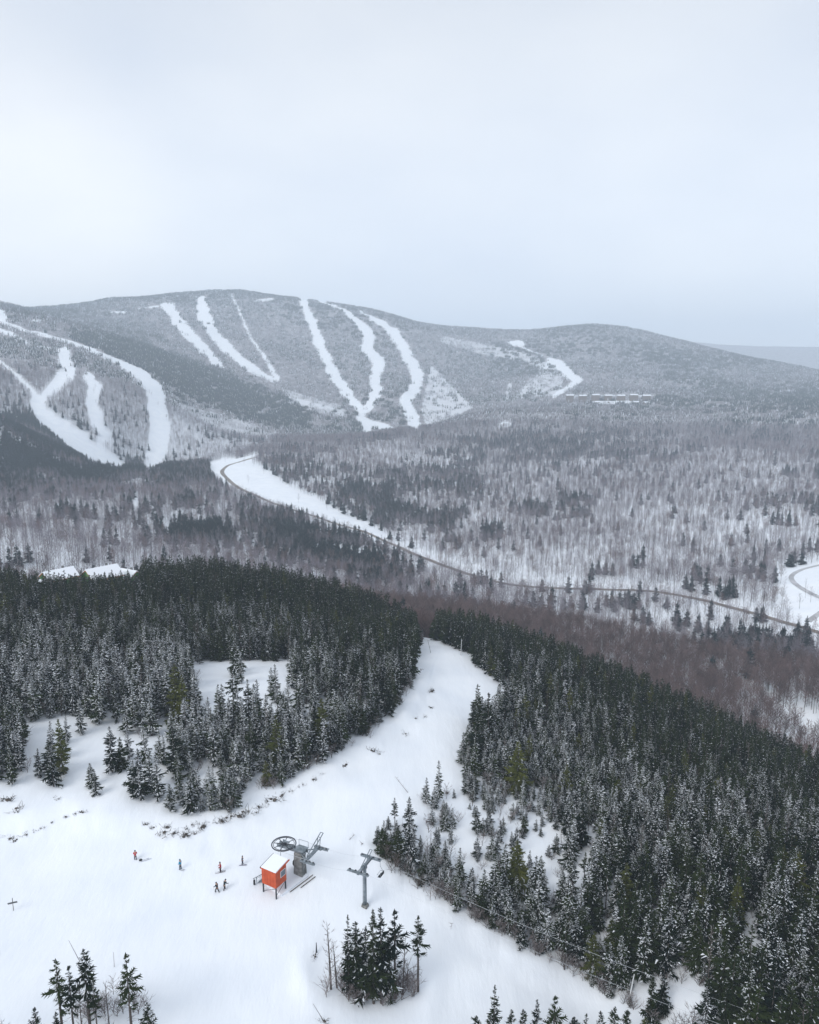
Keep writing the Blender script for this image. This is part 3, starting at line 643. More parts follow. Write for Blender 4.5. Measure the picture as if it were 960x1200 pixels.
x, y, z, D, px, py, hh, kind, sn = [q[ok] for q in (x, y, z, D, px, py, hh, kind, sn)]
dd = y*CT - (z-CAMZ)*ST; size = hh*F*y/dd**2; top = py - size
inframe = (px > -8) & (px < 968) & (top < 1195)
score = np.where(inframe, size, 0)
order = np.argsort(-score); nind = 300 - len(manual) - len(VAL)
ind = np.zeros(len(x), bool); ind[order[:nind]] = True
STAND = lambda i: 'in the left wood' if px[i] < 490 and py[i] < 970 else 'in the tongue of trees beside the lift' if px[i] < 560 else 'in the snowy gap of the right wood' if py[i] < 1050 and px[i] < 660 else 'in the dense right wood'
KW = {'dark': 'dark snowless spruce', 'gree': 'olive green spruce', 'dust': 'snow-flecked spruce', 'snow': 'heavily snow-laden spruce', 'thin': 'thin gaunt spruce with bare stem', 'grey': 'grey leafless dead conifer'}
for i in np.nonzero(ind)[0]:
    tree(kind[i], (x[i], y[i], z[i]-.2), hh[i], rng.uniform(0, 6.28), KW[kind[i][:4]] + ' packed ' + STAND(i), rng.uniform(.9, 1.15), GRP)
r_ = ~ind; X1, Y1, Z1, K1, H1 = x[r_], y[r_], z[r_], kind[r_], hh[r_]
ux, uy = jgrid(60, 330, -.60, .60, 1.7); uD, uz, upx, upy = setup(ux, uy)
und = nearden(upx - 6, upy, uD, ux, uy); und = np.where(upx > 430, und*.8 + .0, und*.25); und = np.where(und < .06, und*.5, np.where(und < .4, .30, und))
ud = (rng.rand(len(ux)) < und) & (uD < zone_back(upx)); ux, uy, uz, upx, upy = [q[ud] for q in (ux, uy, uz, upx, upy)]
ur = rng.rand(len(ux)); uk = np.where(ur < .42, 'shrub0', np.where(ur < .62, 'shrub1', np.where(ur < .8, 'dust1', 'snow2')))
uh = np.where(ur < .62, rng.uniform(6, 15, len(ux)), rng.uniform(1.6, 4.5, len(ux)))
X1, Y1, Z1, K1, H1 = [np.concatenate(q) for q in ((X1, ux), (Y1, uy), (Z1, uz), (K1, uk), (H1, uh))]; n_ = len(X1)
gn_scatter('spruce_forest', 'dense snow-flecked spruce forest covering both sides of the ski trail', [K[k].whole for k in NEARK], X1, Y1, Z1-.2,
           np.array([NEARK.index(k) for k in K1]), (H1/10)**.75*rng.uniform(.85, 1.15, n_), H1/10, rng.uniform(0, 6.28, n_), cat='forest')
for i, (qx, qy) in enumerate(VAL):
    p = hit(qx, qy, dmin=470); h = 10.5 + 4*math.sin(i*2.3)**2
    tree('pine%d' % (i % 3), p, h, i, 'dark evergreen in the row beyond the brown hardwoods below the valley road', 1.0, 'evergreens below the valley road', base=13, name='evergreen_tree')
# ---- valley: bare hardwoods and scattered evergreens
x, y = jgrid(255, 560, -.62, .62, 2.9); D, z, px, py = setup(x, y); k_ = (D > zone_back(px) + 4); x, y, z, D, px, py = [q[k_] for q in (x, y, z, D, px, py)]
x2, y2 = jgrid(560, 2050, -.62, .62, 4.2); D2, z2, px2, py2 = setup(x2, y2)
x, y, z, D, px, py = [np.concatenate(q) for q in ((x, x2), (y, y2), (z, z2), (D, D2), (px, px2), (py, py2))]
de = clear_far(px, py, D, x, y) * np.where(D > 560, .92 + .30*vnoise(x, y, 120, 20) + .15*vnoise(x, y, 40, 21), 1)
stripline = Ln(px, [(300,690),(450,715),(560,722),(640,732),(700,742),(800,764),(860,776),(960,790),(1100,810)])
strip = (D < 575) & (py > stripline)
de = np.where((D < 700) & ~strip, de*1.1, de)
de = np.where((px > 860) & (D < 560) & (py > 830), de*.7, de)
kp = rng.rand(len(x)) < de; x, y, z, D, px, py, strip = [q[kp] for q in (x, y, z, D, px, py, strip)]
cw = ghash(px, py, CONI) * (.7 + .9*vnoise(x, y, 45, 22)) + .010 + .30*(vnoise(x, y, 26, 23) > .33)*(vnoise(x, y, 140, 24) > .05)*(py > 500)
cw = np.where(strip, .004, cw); con = rng.rand(len(x)) < cw
hh = rng.uniform(.75, 1.15, len(x)) * np.where(con, 1.22, 1); n = len(x)
VK = sorted(['bare%d' % i for i in range(5)] + ['brown%d' % i for i in range(4)] + ['pine%d' % i for i in range(3)], key=lambda k: K[k].name)
v = rng.randint(0, 60, n)
kd = np.array(['pine%d' % (v[i] % 3) if con[i] else 'brown%d' % (v[i] % 4) if (strip[i] or v[i] > 54) else 'bare%d' % (v[i] % 5) for i in range(n)])
# the hardwoods that show largest become trees of their own
dd = y*CT - (z-CAMZ)*ST; size = 15*hh*F*y/dd**2; occ = np.where(px < 430, 0, 1) * (D > 420) * strip * (px < 965) * ((px > 850) | (D > 455))
o_ = np.argsort(-size*occ); ind = np.zeros(n, bool); ind[o_[:300]] = True
for i in np.nonzero(ind)[0]:
    tree(kd[i], (x[i], y[i], z[i]-.2), 15*hh[i], rng.uniform(0, 6.28), 'leafless brown hardwood in the band behind the right-hand spruces', 1.0, 'bare hardwoods in the near band', base=15 if kd[i][:2] != 'pi' else 13, name='hardwood_tree')
r_ = ~ind; n_ = r_.sum()
gn_scatter('valley_forest', 'leafless hardwood forest with scattered evergreens filling the valley', [K[k].whole for k in VK], x[r_], y[r_], z[r_]-.2,
           np.array([VK.index(k) for k in kd[r_]]), rng.uniform(.85, 1.15, n_), hh[r_], rng.uniform(0, 6.28, n_), cat='forest')
# ---- mountains
x, y = jgrid(2050, 4750, -.60, .60, 13.5); D, z, px, py = setup(x, y)
de = clear_far(px, py, D, x, y); kp = rng.rand(len(x)) < de; x, y, z, D, px, py = [q[kp] for q in (x, y, z, D, px, py)]
spur = np.clip(1 - np.maximum(0, caps(px, py, [(90,393,4),(150,412,10),(200,435,14),(250,455,16),(300,475,16),(350,490,10)]))/8, 0, 1)
cf = .22 + .35*vnoise(x, y, 260, 25) + .35*sstep(250, 420, z); cf = np.where((px > 430) & (D < 2750), .03, cf); darkp = spur*.85 + .25*sstep(.2, .6, vnoise(x, y, 330, 27)) + .8*ghash(px, py, [(960,470,90,14,1),(860,420,120,10,.5),(60,366,60,6,.7),(330,345,60,4,.6),(540,470,60,12,.0),(240,470,60,12,.4)]); darkc = rng.rand(len(x)) < darkp
con = rng.rand(len(x)) < cf; n = len(x)
gn_scatter('mountain_forest', 'grey forest covering the far mountains between the ski runs', FARC, x, y, z-.3, np.where(darkc, 8 + rng.randint(0, 3, n), np.where(con, 4, 0) + rng.randint(0, 4, n)),
           rng.uniform(.85, 1.1, n), rng.uniform(.8, 1.15, n), rng.uniform(0, 6.28, n), cat='forest')
# ------------------------------------------------------------------ chairlift
paint = lambda n, c, r=.5, m=0: principled(n, c, r, metal=m, spec=.4)
galv = vary(paint('galvanised_steel', (.35, .37, .39), .45, .5), (.15, .18, .20), (.30, .34, .37), 1.5)
conc = vary(principled('weathered_concrete', (.2, .2, .19), .9), (.11, .115, .11), (.27, .27, .26), 1.6, 6, bump=.04)
dark = paint('dark_steel', (.035, .04, .05)); black = paint('black_rubber', (.02, .02, .022), .8); orange = vary(paint('orange_paint', (.6, .12, .03), .6), (.42, .055, .012), (.56, .09, .022), 1.3)
cable_m = paint('steel_rope', (.5, .53, .56), .5, .3); snowm = principled('fresh_snow', (.82, .85, .90), .8, spec=.05); glass = paint('window_glass', (.10, .13, .16), .12); white = paint('white_trim', (.7, .72, .74), .6)
wood_m = vary(principled('grey_timber', (.2, .17, .15), .9), (.10, .09, .08), (.24, .21, .19), 4)
A = hit(352, 1025); B = hit(428, 1062); ld = (Vector((B.x, B.y, 0)) - Vector((A.x, A.y, 0))).normalized(); sd = Vector((-ld.y, ld.x, 0)); rzl = math.atan2(ld.y, ld.x)
HW = 4.8; HS = 2.0                    # rope height at the terminal, half gauge
T = empty('chairlift_terminal', A, rzl); tag(T, 'concrete chairlift return station with a big dark horizontal wheel beside the orange hut', 'chairlift station')
def prism(mb, w0, d0, w1, d1, h0, h1):
    mb.add([(-w0/2,-d0/2,h0),(w0/2,-d0/2,h0),(w0/2,d0/2,h0),(-w0/2,d0/2,h0),(-w1/2,-d1/2,h1),(w1/2,-d1/2,h1),(w1/2,d1/2,h1),(-w1/2,d1/2,h1)], [(3,2,1,0),(4,5,6,7),(0,1,5,4),(1,2,6,5),(2,3,7,6),(3,0,4,7)]); return mb
prism(MB(), 1.75, 1.55, 1.45, 1.3, -1, HW-.5).build('column', conc, T, bevel=.06)
bmr = MB().box((-1.4, -.35, HW-.28), (5.6, .22, .45)).box((-1.4, .35, HW-.28), (5.6, .22, .45))
for x_ in (-3.8, -2.6, -1, .8): bmr.box((x_, 0, HW-.28), (.18, .5, .3))
bmr.build('main_beam', galv, T)
WC = Vector((-3.1, 0, HW))
w_ = MB().torus(WC, HS, .10, 40, 8).torus(WC, HS-.28, .05, 40, 6).build('bullwheel', dark, T, smooth=True)
h_ = MB().tube(WC-Vector((0,0,.28)), WC+Vector((0,0,.28)), .38, n=14); h_.build('hub', dark, w_)
for i in range(8):
    a_ = i*math.pi/4 + .3; d_ = Vector((math.cos(a_), math.sin(a_), 0)); MB().tube(WC+d_*.3, WC+d_*(HS-.2), .075, .06, 6).build('spoke', dark, w_)
MB().tube(WC+Vector((0,0,.05)), WC+Vector((0,0,.75)), .16, n=10).box(WC+Vector((.5,0,.55)), (1.2,.25,.2)).build('axle_housing', galv, T)
mb = MB().box((.3, 0, HW+.05), (1.9, 1.7, .12)); mb.build('deck', galv, T)
mb = MB()
for sx in (-.6, 1.2):
    for sy in (-.8, .8): mb.tube((sx, sy, HW+.1), (sx, sy, HW+1.1), .035, n=5)
for sy in (-.8, .8): mb.tube((-.6, sy, HW+1.1), (1.2, sy, HW+1.1), .035, n=5)
mb.build('handrail', galv, T)
mb = MB(); mb.box((2.4, 0, HW-.30), (.4, 2*HS+.7, .42)); mb.tube((.6, -.5, HW-.4), (2.4, -1.7, HW-.4), .10); mb.tube((.6, .5, HW-.4), (2.4, 1.7, HW-.4), .10); mb.build('crossarm', galv, T)
def sheaves(T, x0, sy, z0, n=4, L_=2.6, up=True):
    p = MB().box((x0, sy*HS, z0-.36), (L_, .18, .32)).box((x0, sy*(HS-.22), z0-.36), (.5, .3, .3)).box((x0, sy*(HS+.20), z0-.30), (L_*1.05, .5, .06)).build('sheave_assembly', galv, T)
    for i in range(n):
        xx = x0 - L_/2 + .28 + i*(L_-.56)/(n-1); MB().tube((xx, sy*HS-.07, z0-.2), (xx, sy*HS+.07, z0-.2), .19, n=12).build('sheave', dark, p)
    return p
for sy in (-1, 1): sheaves(T, 2.9, sy, HW)
mb = MB()
for sx in (2.15, 2.65):
    mb.tube((sx, -HS*.5, HW+.0), (sx, HS*1.6, HW+1.7), .08).tube((sx, HS*1.0, HW-.1), (sx, HS*1.15, HW+1.3), .06).tube((sx, -HS*.5, HW+.1), (sx, -HS*.5, HW-.3), .08)
for q in (.1, .8, 1.0): mb.tube((2.15, HS*(-.5+2.1*q), HW+1.7*q), (2.65, HS*(-.5+2.1*q), HW+1.7*q), .05)
mb.build('lifting_frame', galv, T)
MB().torus((-1.35, .5, 1.5), .45, .13, 16, 6, Matrix.Rotation(R(75), 3, 'Y')).build('cable_reel', black, T, smooth=True)
MB().box((-1.15, .5, 1.3), (.4, .5, .5)).build('control_box', dark, T, bevel=.03)
MB().tube((-3.1, -1.0, HW-.1), (-3.1, -1.0, HW-1.6), .04).tube((-3.1, -1.0, HW-1.6), (-4.3, -1.6, HW-1.7), .04).build('stop_gate_arm', galv, T)

def tower(P0, h, label, show=True):
    t = empty('lift_tower', P0, rzl); tag(t, label, 'lift tower', 'towers of the chairlift')
    MB().tube((0,0,-1), (0,0,h-.3), .33, .26, 14).build('pole', galv, t, smooth=True)
    MB().box((0,0,-.1), (.95,.95,.8)).tube((0,0,.3),(0,0,.42),.55,n=12).build('footing', conc, t, bevel=.05)
    MB().box((0,0,h-.45), (.38, 2*HS+.5, .4)).box((0,0,h-.7), (.6,.6,.5)).build('crossarm', galv, t)
    for sy in (-1, 1): sheaves(t, 0, sy, h, 4, 3.6)
    mb = MB()
    for sx in (-.2, .2):
        mb.tube((sx, -HS*.45, h-.3), (sx, HS*1.1, h+1.0), .07).tube((sx, HS*.55, h-.3), (sx, HS*.75, h+.65), .05)
    for q in (.25, 1.0): mb.tube((-.2, HS*(-.45+1.55*q), h-.3+1.3*q), (.2, HS*(-.45+1.55*q), h-.3+1.3*q), .05)
    mb.build('lifting_frame', galv, t)
    mb = MB()
    for sx in (-.18, .18): mb.tube((sx-.0, -.45, .5), (sx, -.42, h-.5), .02, n=4)
    for k in range(int(h/.4)-2): mb.tube((-.18, -.44, .8+k*.4), (.18, -.44, .8+k*.4), .015, n=4)
    mb.build('ladder', galv, t); return t
HT = 7.7
tower(B, HT, 'grey steel chairlift tower with crossarm standing on the open slope above the tree clump')
far_p = A + (B-A).normalized()*1; C_ = None
for s_ in range(20, 200):
    q = Vector((B.x, B.y, 0)) + ld*s_; q.z = gz(q.x, q.y); a_, b_ = project(q.x, q.y, q.z + 12)
    if a_ > 1000 or b_ > 1230 or q.y < 40: C_ = q; break
tower(C_, 6.5, 'second chairlift tower further down the lift line below the first')
def rope(p, q, sag, name_mb, n=18):
    pts = []
    for i in range(n+1):
        t = i/n; a = p.lerp(q, t); a.z -= 4*sag*t*(1-t); pts.append(a)
    name_mb.path(pts, .015, 5)
    return pts
ax0 = Vector((A.x, A.y, A.z+HW)); ax1 = Vector((B.x, B.y, B.z+HT)); ax2 = Vector((C_.x, C_.y, C_.z+6.5)); spans = {}
mb = MB()
for sy in (-1, 1):
    o_ = sd*HS*sy
    mb.tube(ax0 - ld*3.1 + o_, ax0 + ld*3.2 + o_, .022, n=5); rope(ax0+ld*3.2+o_, ax1+o_, .55, mb); spans[sy] = rope(ax1+o_, ax2+o_, 1.6, mb, 40)
rp_ = mb.build('haul_rope', cable_m); tag(rp_, 'steel haul rope of the chairlift running down past the tower', 'cable')
def chair(p, label):
    t = empty('lift_chair', p, rzl); tag(t, label, 'lift chair', 'chairs on the chairlift')
    MB().tube((0,0,.05), (0,0,-.15), .07).path([(0,0,-.1),(.05,0,-1.0),(.38,0,-1.5),(.38,0,-2.0)], .035).build('hanger', galv, t)
    MB().path([(.38,-.62,-2.0),(.38,.62,-2.0)], .03).path([(.38,-.62,-2.0),(.38,-.62,-2.6),(-.15,-.62,-2.62)], .03).path([(.38,.62,-2.0),(.38,.62,-2.6),(-.15,.62,-2.62)], .03).build('chair_frame', galv, t)
    MB().box((.12,0,-2.58), (.5,1.15,.07)).build('seat', black, t, bevel=.02); MB().box((.36,0,-2.28), (.07,1.15,.42)).build('backrest', black, t, bevel=.02)
    MB().path([(-.25,-.6,-2.25),(-.25,.6,-2.25)], .025).path([(.38,-.6,-2.05),(-.25,-.6,-2.25)], .025).path([(.38,.6,-2.05),(-.25,.6,-2.25)], .025).build('safety_bar', galv, t)
i_ = 3; chair(spans[1 if (sd.x*0+project(*(ax1+sd*HS))[0]) > project(*(ax1-sd*HS))[0] else -1][i_ if False else 1].copy(), 'empty black double chair hanging beside the chairlift tower')

# ------------------------------------------------------------------ orange hut
hp = hit(322, 1044); HB = empty('lift_hut', hp, R(-30)); tag(HB, 'orange box hut on dark stilts with a snow covered roof beside the lift station', 'hut')
W_, D_, z0, z1 = 2.9, 2.6, 1.75, 4.6
# local x runs along the left-hand face, y goes away from the camera
mb = MB().add([(-W_/2,-D_/2,z0),(W_/2,-D_/2,z0),(W_/2,D_/2,z0),(-W_/2,D_/2,z0),(-W_/2,-D_/2,z1-.25),(W_/2,-D_/2,z1-.25),(W_/2,D_/2,z1+.15),(-W_/2,D_/2,z1+.15)], [(3,2,1,0),(4,5,6,7),(0,1,5,4),(1,2,6,5),(2,3,7,6),(3,0,4,7)])
for k in range(1, 5): mb.box((-W_/2+W_*k/5, -D_/2-.012, (z0+z1-.25)/2), (.05, .03, z1-.3-z0))
for k in range(1, 4): mb.box((W_/2+.012, -D_/2+D_*k/4, (z0+z1-.35)/2), (.03, .05, z1-.5-z0))
wl = mb.build('wall', orange, HB)
sl_ = math.atan2(.4, D_); Rx = Matrix.Rotation(sl_, 3, 'X')
MB().box((.0, .25, z1+.05), (W_+.3, D_+.8, .12), Rx).build('roof', orange, HB, bevel=.01)
MB().box((.0, .25, z1+.23), (W_+.16, D_+.65, .22), Rx).build('roof_snow', snowm, HB, bevel=.05)
for sx in (-1, 1): MB().box((sx*(W_/2+.17), .25, z1+.12), (.05, D_+.85, .26), Rx).build('fascia', dark if sx < 0 else orange, HB)
for sx, sy in ((-1,-1),(1,-1),(1,1),(-1,1)): MB().box((sx*(W_/2-.14), sy*(D_/2-.14), z0/2-.3), (.18,.18,z0+.6)).build('leg', dark, HB)
MB().tube((-W_/2+.1,-D_/2+.14,.3),(W_/2-.1,-D_/2+.14,1.6),.04,n=5).tube((W_/2-.14,-D_/2+.1,.3),(W_/2-.14,D_/2-.1,1.6),.04,n=5).build('brace', dark, HB)
wn = MB().box((W_/2+.03, .45, z0+1.75), (.05, 1.25, 1.1)).build('window', white, HB); MB().box((W_/2+.062, .45, z0+1.75), (.02, 1.05, .9)).build('pane', glass, wn)
dr = MB().box((-W_/2-.03, .3, z0+1.1), (.05, .85, 2.0)).build('door', dark, HB); MB().tube((-W_/2-.10, .6, z0+1.0), (-W_/2-.10, .6, z0+1.15), .03).build('handle', galv, dr)
mb = MB()
for k in range(7): mb.box((-W_/2-.55-.28*k, .3, z0-.22-.24*k), (.28, .9, .05))
for s_ in (-.45, .45): mb.tube((-W_/2-.2, .3+s_, z0-.05), (-W_/2-2.4, .3+s_, -.1), .05)
mb.build('stair', galv, HB)
mb = MB()
for s_ in (-.45, .45):
    mb.tube((-W_/2-.1, .3+s_, z0+.95), (-W_/2-2.3, .3+s_, .9), .03, n=5)
    for k in (0, .5, 1): mb.tube((-W_/2-.15-2.1*k, .3+s_, z0-.1-1.75*k), (-W_/2-.15-2.1*k, .3+s_, z0+.9-1.75*k+.1*k), .025, n=5)
mb.build('stair_rail', galv, HB)
# snow ramp with board edges between hut and station
r0, r1 = hit(330, 1051), hit(362, 1027); v_ = (r1-r0); u_ = Vector((-v_.y, v_.x, 0)).normalized()
mb = MB(); a4 = [r0, r1, r1+u_*3.4, r0+u_*3.4]
for q in a4: q.z = gz(q.x, q.y)
mb.add([Vector((q.x,q.y,q.z-.3)) for q in a4] + [Vector((q.x,q.y,q.z+.35)) for q in a4], [(3,2,1,0),(4,5,6,7),(0,1,5,4),(1,2,6,5),(2,3,7,6),(3,0,4,7)])
rm_ = mb.build('snow_ramp', snowm, bevel=.12); rm_['kind'] = 'structure'
for k, (o_, ln, lb) in enumerate([(-.35, .25, 'long grey board edging the snow ramp, the nearer of two'), (-.9, .55, 'shorter grey board lying outside the ramp edge, the outer of two')]):
    p = r0.lerp(r1, ln)+u_*o_; q = r0.lerp(r1, 1.1)+u_*o_; p.z = gz(p.x, p.y)+.12; q.z = gz(q.x, q.y)+.12
    d_ = q-p; rot = d_.to_track_quat('X', 'Z').to_matrix(); tag(MB().box((p+q)/2, (d_.length, .09, .14), rot).build('board', wood_m), lb, 'board', 'boards along the snow ramp')
# barrier arm left of hut
p = hit(310, 1030); q = hit(297, 1037); t = empty('barrier_rail', q, 0); tag(t, 'grey barrier rail with black padded end left of the orange hut', 'barrier')
pv = p - q; MB().tube((0,0,1.1), (pv.x, pv.y, 1.1+pv.z), .06).tube((pv.x*.9,pv.y*.9,-.2), (pv.x*.9,pv.y*.9,1.1+pv.z), .06).tube((pv.x*.3,pv.y*.3,-.2), (pv.x*.3,pv.y*.3,1.1), .05).build('rail', galv, t)
MB().box((.2,-.1,.55), (.3,.3,.85)).tube((.2,-.1,0),(.2,-.1,1.1),.05).build('padding', black, t, bevel=.05)

# ------------------------------------------------------------------ sign, poles, dead stems
p = hit(16, 1067); t = empty('sign_post', p, 0); tag(t, 'small wooden crossbar sign on a post at the far left of the open snow', 'sign')
MB().tube((0,0,-.3), (0,0,2.1), .05, n=6).build('post', wood_m, t); MB().box((0,-.07,1.35), (1.5,.05,.24), Matrix.Rotation(R(-14), 3, 'Y')).build('board', paint('sign_board', (.07,.075,.08)), t)
def stick(name, px, py, top, label, r=.09, mat=None, cat='pole', h=None, twigs=0):
    """a thin stem from a ground point to a leaning top"""
    p = hit(px, py); t = Vector(top); mb = MB().tube((0,0,-.2), t, r, r*.45, 6); rr = random.Random(px)
    for k in range(twigs):
        a = t*rr.uniform(.3, .95); mb.tube(a, a+Vector((rr.uniform(-.6,.6), rr.uniform(-.6,.6), rr.uniform(.1,.6))), .025, .008, 4)
    o = mb.build(name, mat or M['greybark']); o.location = p; return tag(o, label, cat)
stick('dead_tree', 479, 929, (-2.7, .6, 3.2), 'thin leaning dead stem at the trail edge above the saplings', .07, cat='dead tree', twigs=5)
stick('birch_trunk', 736, 1178, (.75, .3, 5.0), 'white birch trunk leaning at the lower edge of the right wood', .16, principled('birch_bark', (.62,.63,.64), .8), 'dead tree')
stick('marker_post', 371, 1116, (0, 0, 1.6), 'short dark post left of the lower middle clump', .14, dark, 'post')
stick('dead_pole', 380, 1196, (-1.4, -.2, 2.8), 'thin tilted pole below the lower middle clump', .05, cat='pole')
stick('dead_pole', 134, 1133, (.05, 0, 2.3), 'thin upright pole left of the gaunt apart spruce', .045, cat='pole')
stick('dead_pole', 96, 1130, (-1.7, .4, 3.4), 'thin slanting pole behind the tallest gaunt spruce at lower left', .05, cat='pole')
stick('fallen_branch', 408, 984, (1.2, .8, .5), 'small fallen branch on the snow right of the lift station', .06, cat='branch', twigs=6)
stick('fallen_branch', 528, 1090, (.25, .1, 1.3), 'small dead sapling on the slope below the lift line', .03, cat='sapling', twigs=8)
stick('fallen_branch', 422, 990, (.6, -.1, .4), 'tiny reddish branch stub right of the small fallen branch', .05, M['browntwig'], cat='branch', twigs=3)
stick('dead_tree', 505, 765, (-1.0, .5, 4.2), 'grey dead stem leaning at the crest where the trail disappears', .08, cat='dead tree', twigs=5)
stick('dead_tree', 494, 752, (-.9, .5, 4.8), 'pale dead stem left of the leaning one at the crest', .07, cat='dead tree', twigs=4)
stick('birch_trunk', 540, 768, (.3, .2, 5.6), 'pale snow-plastered trunk right of the crest', .17, principled('snowy_bark', (.5,.51,.53), .8), 'dead tree', twigs=5)
stick('fallen_log', 478, 815, (-4.2, .4, .9), 'fallen grey log under the left wood edge near the trail', .10, cat='log', twigs=7)

# ------------------------------------------------------------------ brush and rocks on the banks
def brush(seed, w=1.6):
    r = random.Random(seed); mb = MB(); b2 = MB()
    for k in range(r.randint(2, 4)):
        c = Vector((r.uniform(-w/2, w/2), r.uniform(-w/4, w/4), .08)); s = r.uniform(.12, .32); V = []
        bm = bmesh.new(); bmesh.ops.create_icosphere(bm, subdivisions=2, radius=s)
        for v in bm.verts: v.co *= r.uniform(.75, 1.2); v.co.z *= .75
        mb.add([v.co + c for v in bm.verts], [tuple(v.index for v in f.verts) for f in bm.faces]); bm.free()
    for k in range(26):
        a = Vector((r.uniform(-w/1.6, w/1.6), r.uniform(-w/3, w/3), 0)); mb.tube(a, a+Vector((r.uniform(-.8,.8), r.uniform(-.5,.5), r.uniform(.15,.75))), .035, .01, 4, caps=False)
    me = mesh('brush_%d' % seed, mb.v, mb.f); me.materials.append(M['rock']); return me
BM = [brush(i, 1.3+.5*(i % 3)) for i in range(6)]
BR = [(8,937,1.3,'dark brush heap at the far left edge below the wood'),(22,948,1.1,'second dark brush heap beside the one at the far left edge'),(65,935,.6,''),(78,957,.5,''),(88,954,.5,''),(97,951,.5,''),(61,963,.5,''),(49,970,.5,''),(34,976,.8,'round dark boulder alone on the snow at left'),(13,982,.7,''),(3,980,.5,''),(18,984,.5,''),
 (171,966,.6,''),(179,969,.6,''),(188,974,1.3,'largest dark boulder heap left of the brush line under the wood'),(195,969,.8,''),(205,975,.9,''),(213,979,1.0,''),(219,977,1.1,''),(226,976,.9,''),(223,968,.7,''),(237,970,1.2,'bushy brush heap at the right end of the line under the wood'),(257,962,1.2,'brush heap between the line under the wood and the trail bank'),(268,958,.9,''),
 (279,956,1.2,'dark brush heap left on the trail bank'),(287,953,1.3,'densest dark brush heap on the trail bank above the hut'),(296,950,.9,''),(304,946,.9,''),(312,941,1.1,''),(322,936,1.1,''),(330,932,.8,''),(340,927,.6,''),(352,921,.6,''),(368,913,.8,''),(376,907,.6,''),(404,896,.8,''),(436,880,1.1,'dark brush heap on the trail edge under the wood corner'),(444,883,.7,''),(473,859,.9,''),(486,842,.7,''),(498,840,.8,''),(503,829,.7,''),(507,810,1.3,'tall dark brush tuft at the left side of the upper trail'),(484,808,.5,''),(492,785,.6,''),(523,930,.9,'brush lump right of the saplings beside the trail'),(524,950,.6,''),(367,1122,.6,''),(379,1196,.8,''),(598,1014,.6,'')]
for i, (a_, b_, s_, lb) in enumerate(BR):
    o = bpy.data.objects.new('brush_clump', BM[i % 6]); S.collection.objects.link(o); o.location = hit(a_, b_) - Vector((0, 0, .08)); o.rotation_euler = (0, 0, i*1.3); s_ *= 1.15; o.scale = (s_, s_, s_*.9)
    tag(o, lb or ('small dark brush clump poking from the snow at the left' if a_ < 120 else 'small dark brush clump in the line under the left wood' if a_ < 275 else 'small dark brush clump along the trail bank below the left wood' if a_ < 520 and b_ < 1000 else 'small dark twig clump in the snow near the trees'), 'brush', 'brush clumps on the trail banks')
sh = [K['shrub0'], K['shrub1']]; cnt = 0
def shrub(px_, py_, s_, label):
    global cnt; cnt += 1
    o = bpy.data.objects.new('bare_shrub', sh[cnt % 2].whole.data); S.collection.objects.link(o); o.location = hit(px_, py_) - Vector((0, 0, .1)); o.rotation_euler = (0, 0, cnt*2.3); o.scale = (s_, s_, s_)
    tag(o, label, 'shrub', 'bare shrubs at the wood edges')
rr = random.Random(5)
for k in range(46): a_ = rr.uniform(0, 6.28); q = rr.uniform(.55, 1.08); shrub(434+50*q*math.cos(a_), 1163+16*q*math.sin(a_), rr.uniform(.8, 1.7), 'grey leafless shrub around the foot of the lower middle clump')
for k in range(26): shrub(rr.uniform(75, 175), rr.uniform(1165, 1199), rr.uniform(.7, 1.3), 'grey leafless shrub among the gaunt spruces at lower left')
EDGE = [(446,1008),(474,1030),(500,1048),(530,1064),(565,1082),(600,1102),(630,1118),(658,1134),(700,1160),(742,1184),(770,1200)]
for k in range(70):
    t_ = rr.uniform(0, len(EDGE)-1.001); i_ = int(t_); f_ = t_-i_; shrub(EDGE[i_][0]*(1-f_)+EDGE[i_+1][0]*f_+rr.uniform(-4, 8), EDGE[i_][1]*(1-f_)+EDGE[i_+1][1]*f_+rr.uniform(-5, 3), rr.uniform(.7, 1.5), 'grey leafless shrub along the lower trail edge of the right wood')
for k in range(40):
    t_ = rr.random(); shrub(300+185*t_+rr.uniform(-6, 6), 928-118*t_**1.3+rr.uniform(-8, 4), rr.uniform(.6, 1.2), 'grey leafless shrub on the trail bank of the left wood')

# ------------------------------------------------------------------ people
def skinned(name, pts, edges, rad, mat, parent, sub=2):
    me = bpy.data.meshes.new(name); me.from_pydata(pts, edges, []); o = bpy.data.objects.new(name, me); S.collection.objects.link(o)
    sk = o.modifiers.new('s', 'SKIN'); lay = me.skin_vertices[0].data
    for i, r_ in enumerate(rad): lay[i].radius = r_ if isinstance(r_, tuple) else (r_, r_)
    lay[0].use_root = True; ss = o.modifiers.new('u', 'SUBSURF'); ss.levels = sub; ss.render_levels = sub
    dg = bpy.context.evaluated_depsgraph_get(); m2 = bpy.data.meshes.new_from_object(o.evaluated_get(dg)); bpy.data.objects.remove(o)
    m2.polygons.foreach_set('use_smooth', np.ones(len(m2.polygons), bool)); m2.materials.clear(); q = bpy.data.objects.new(name, m2); S.collection.objects.link(q); m2.materials.append(mat); q.parent = parent; return q
skin_m = principled('skin', (.45, .28, .2), .6)
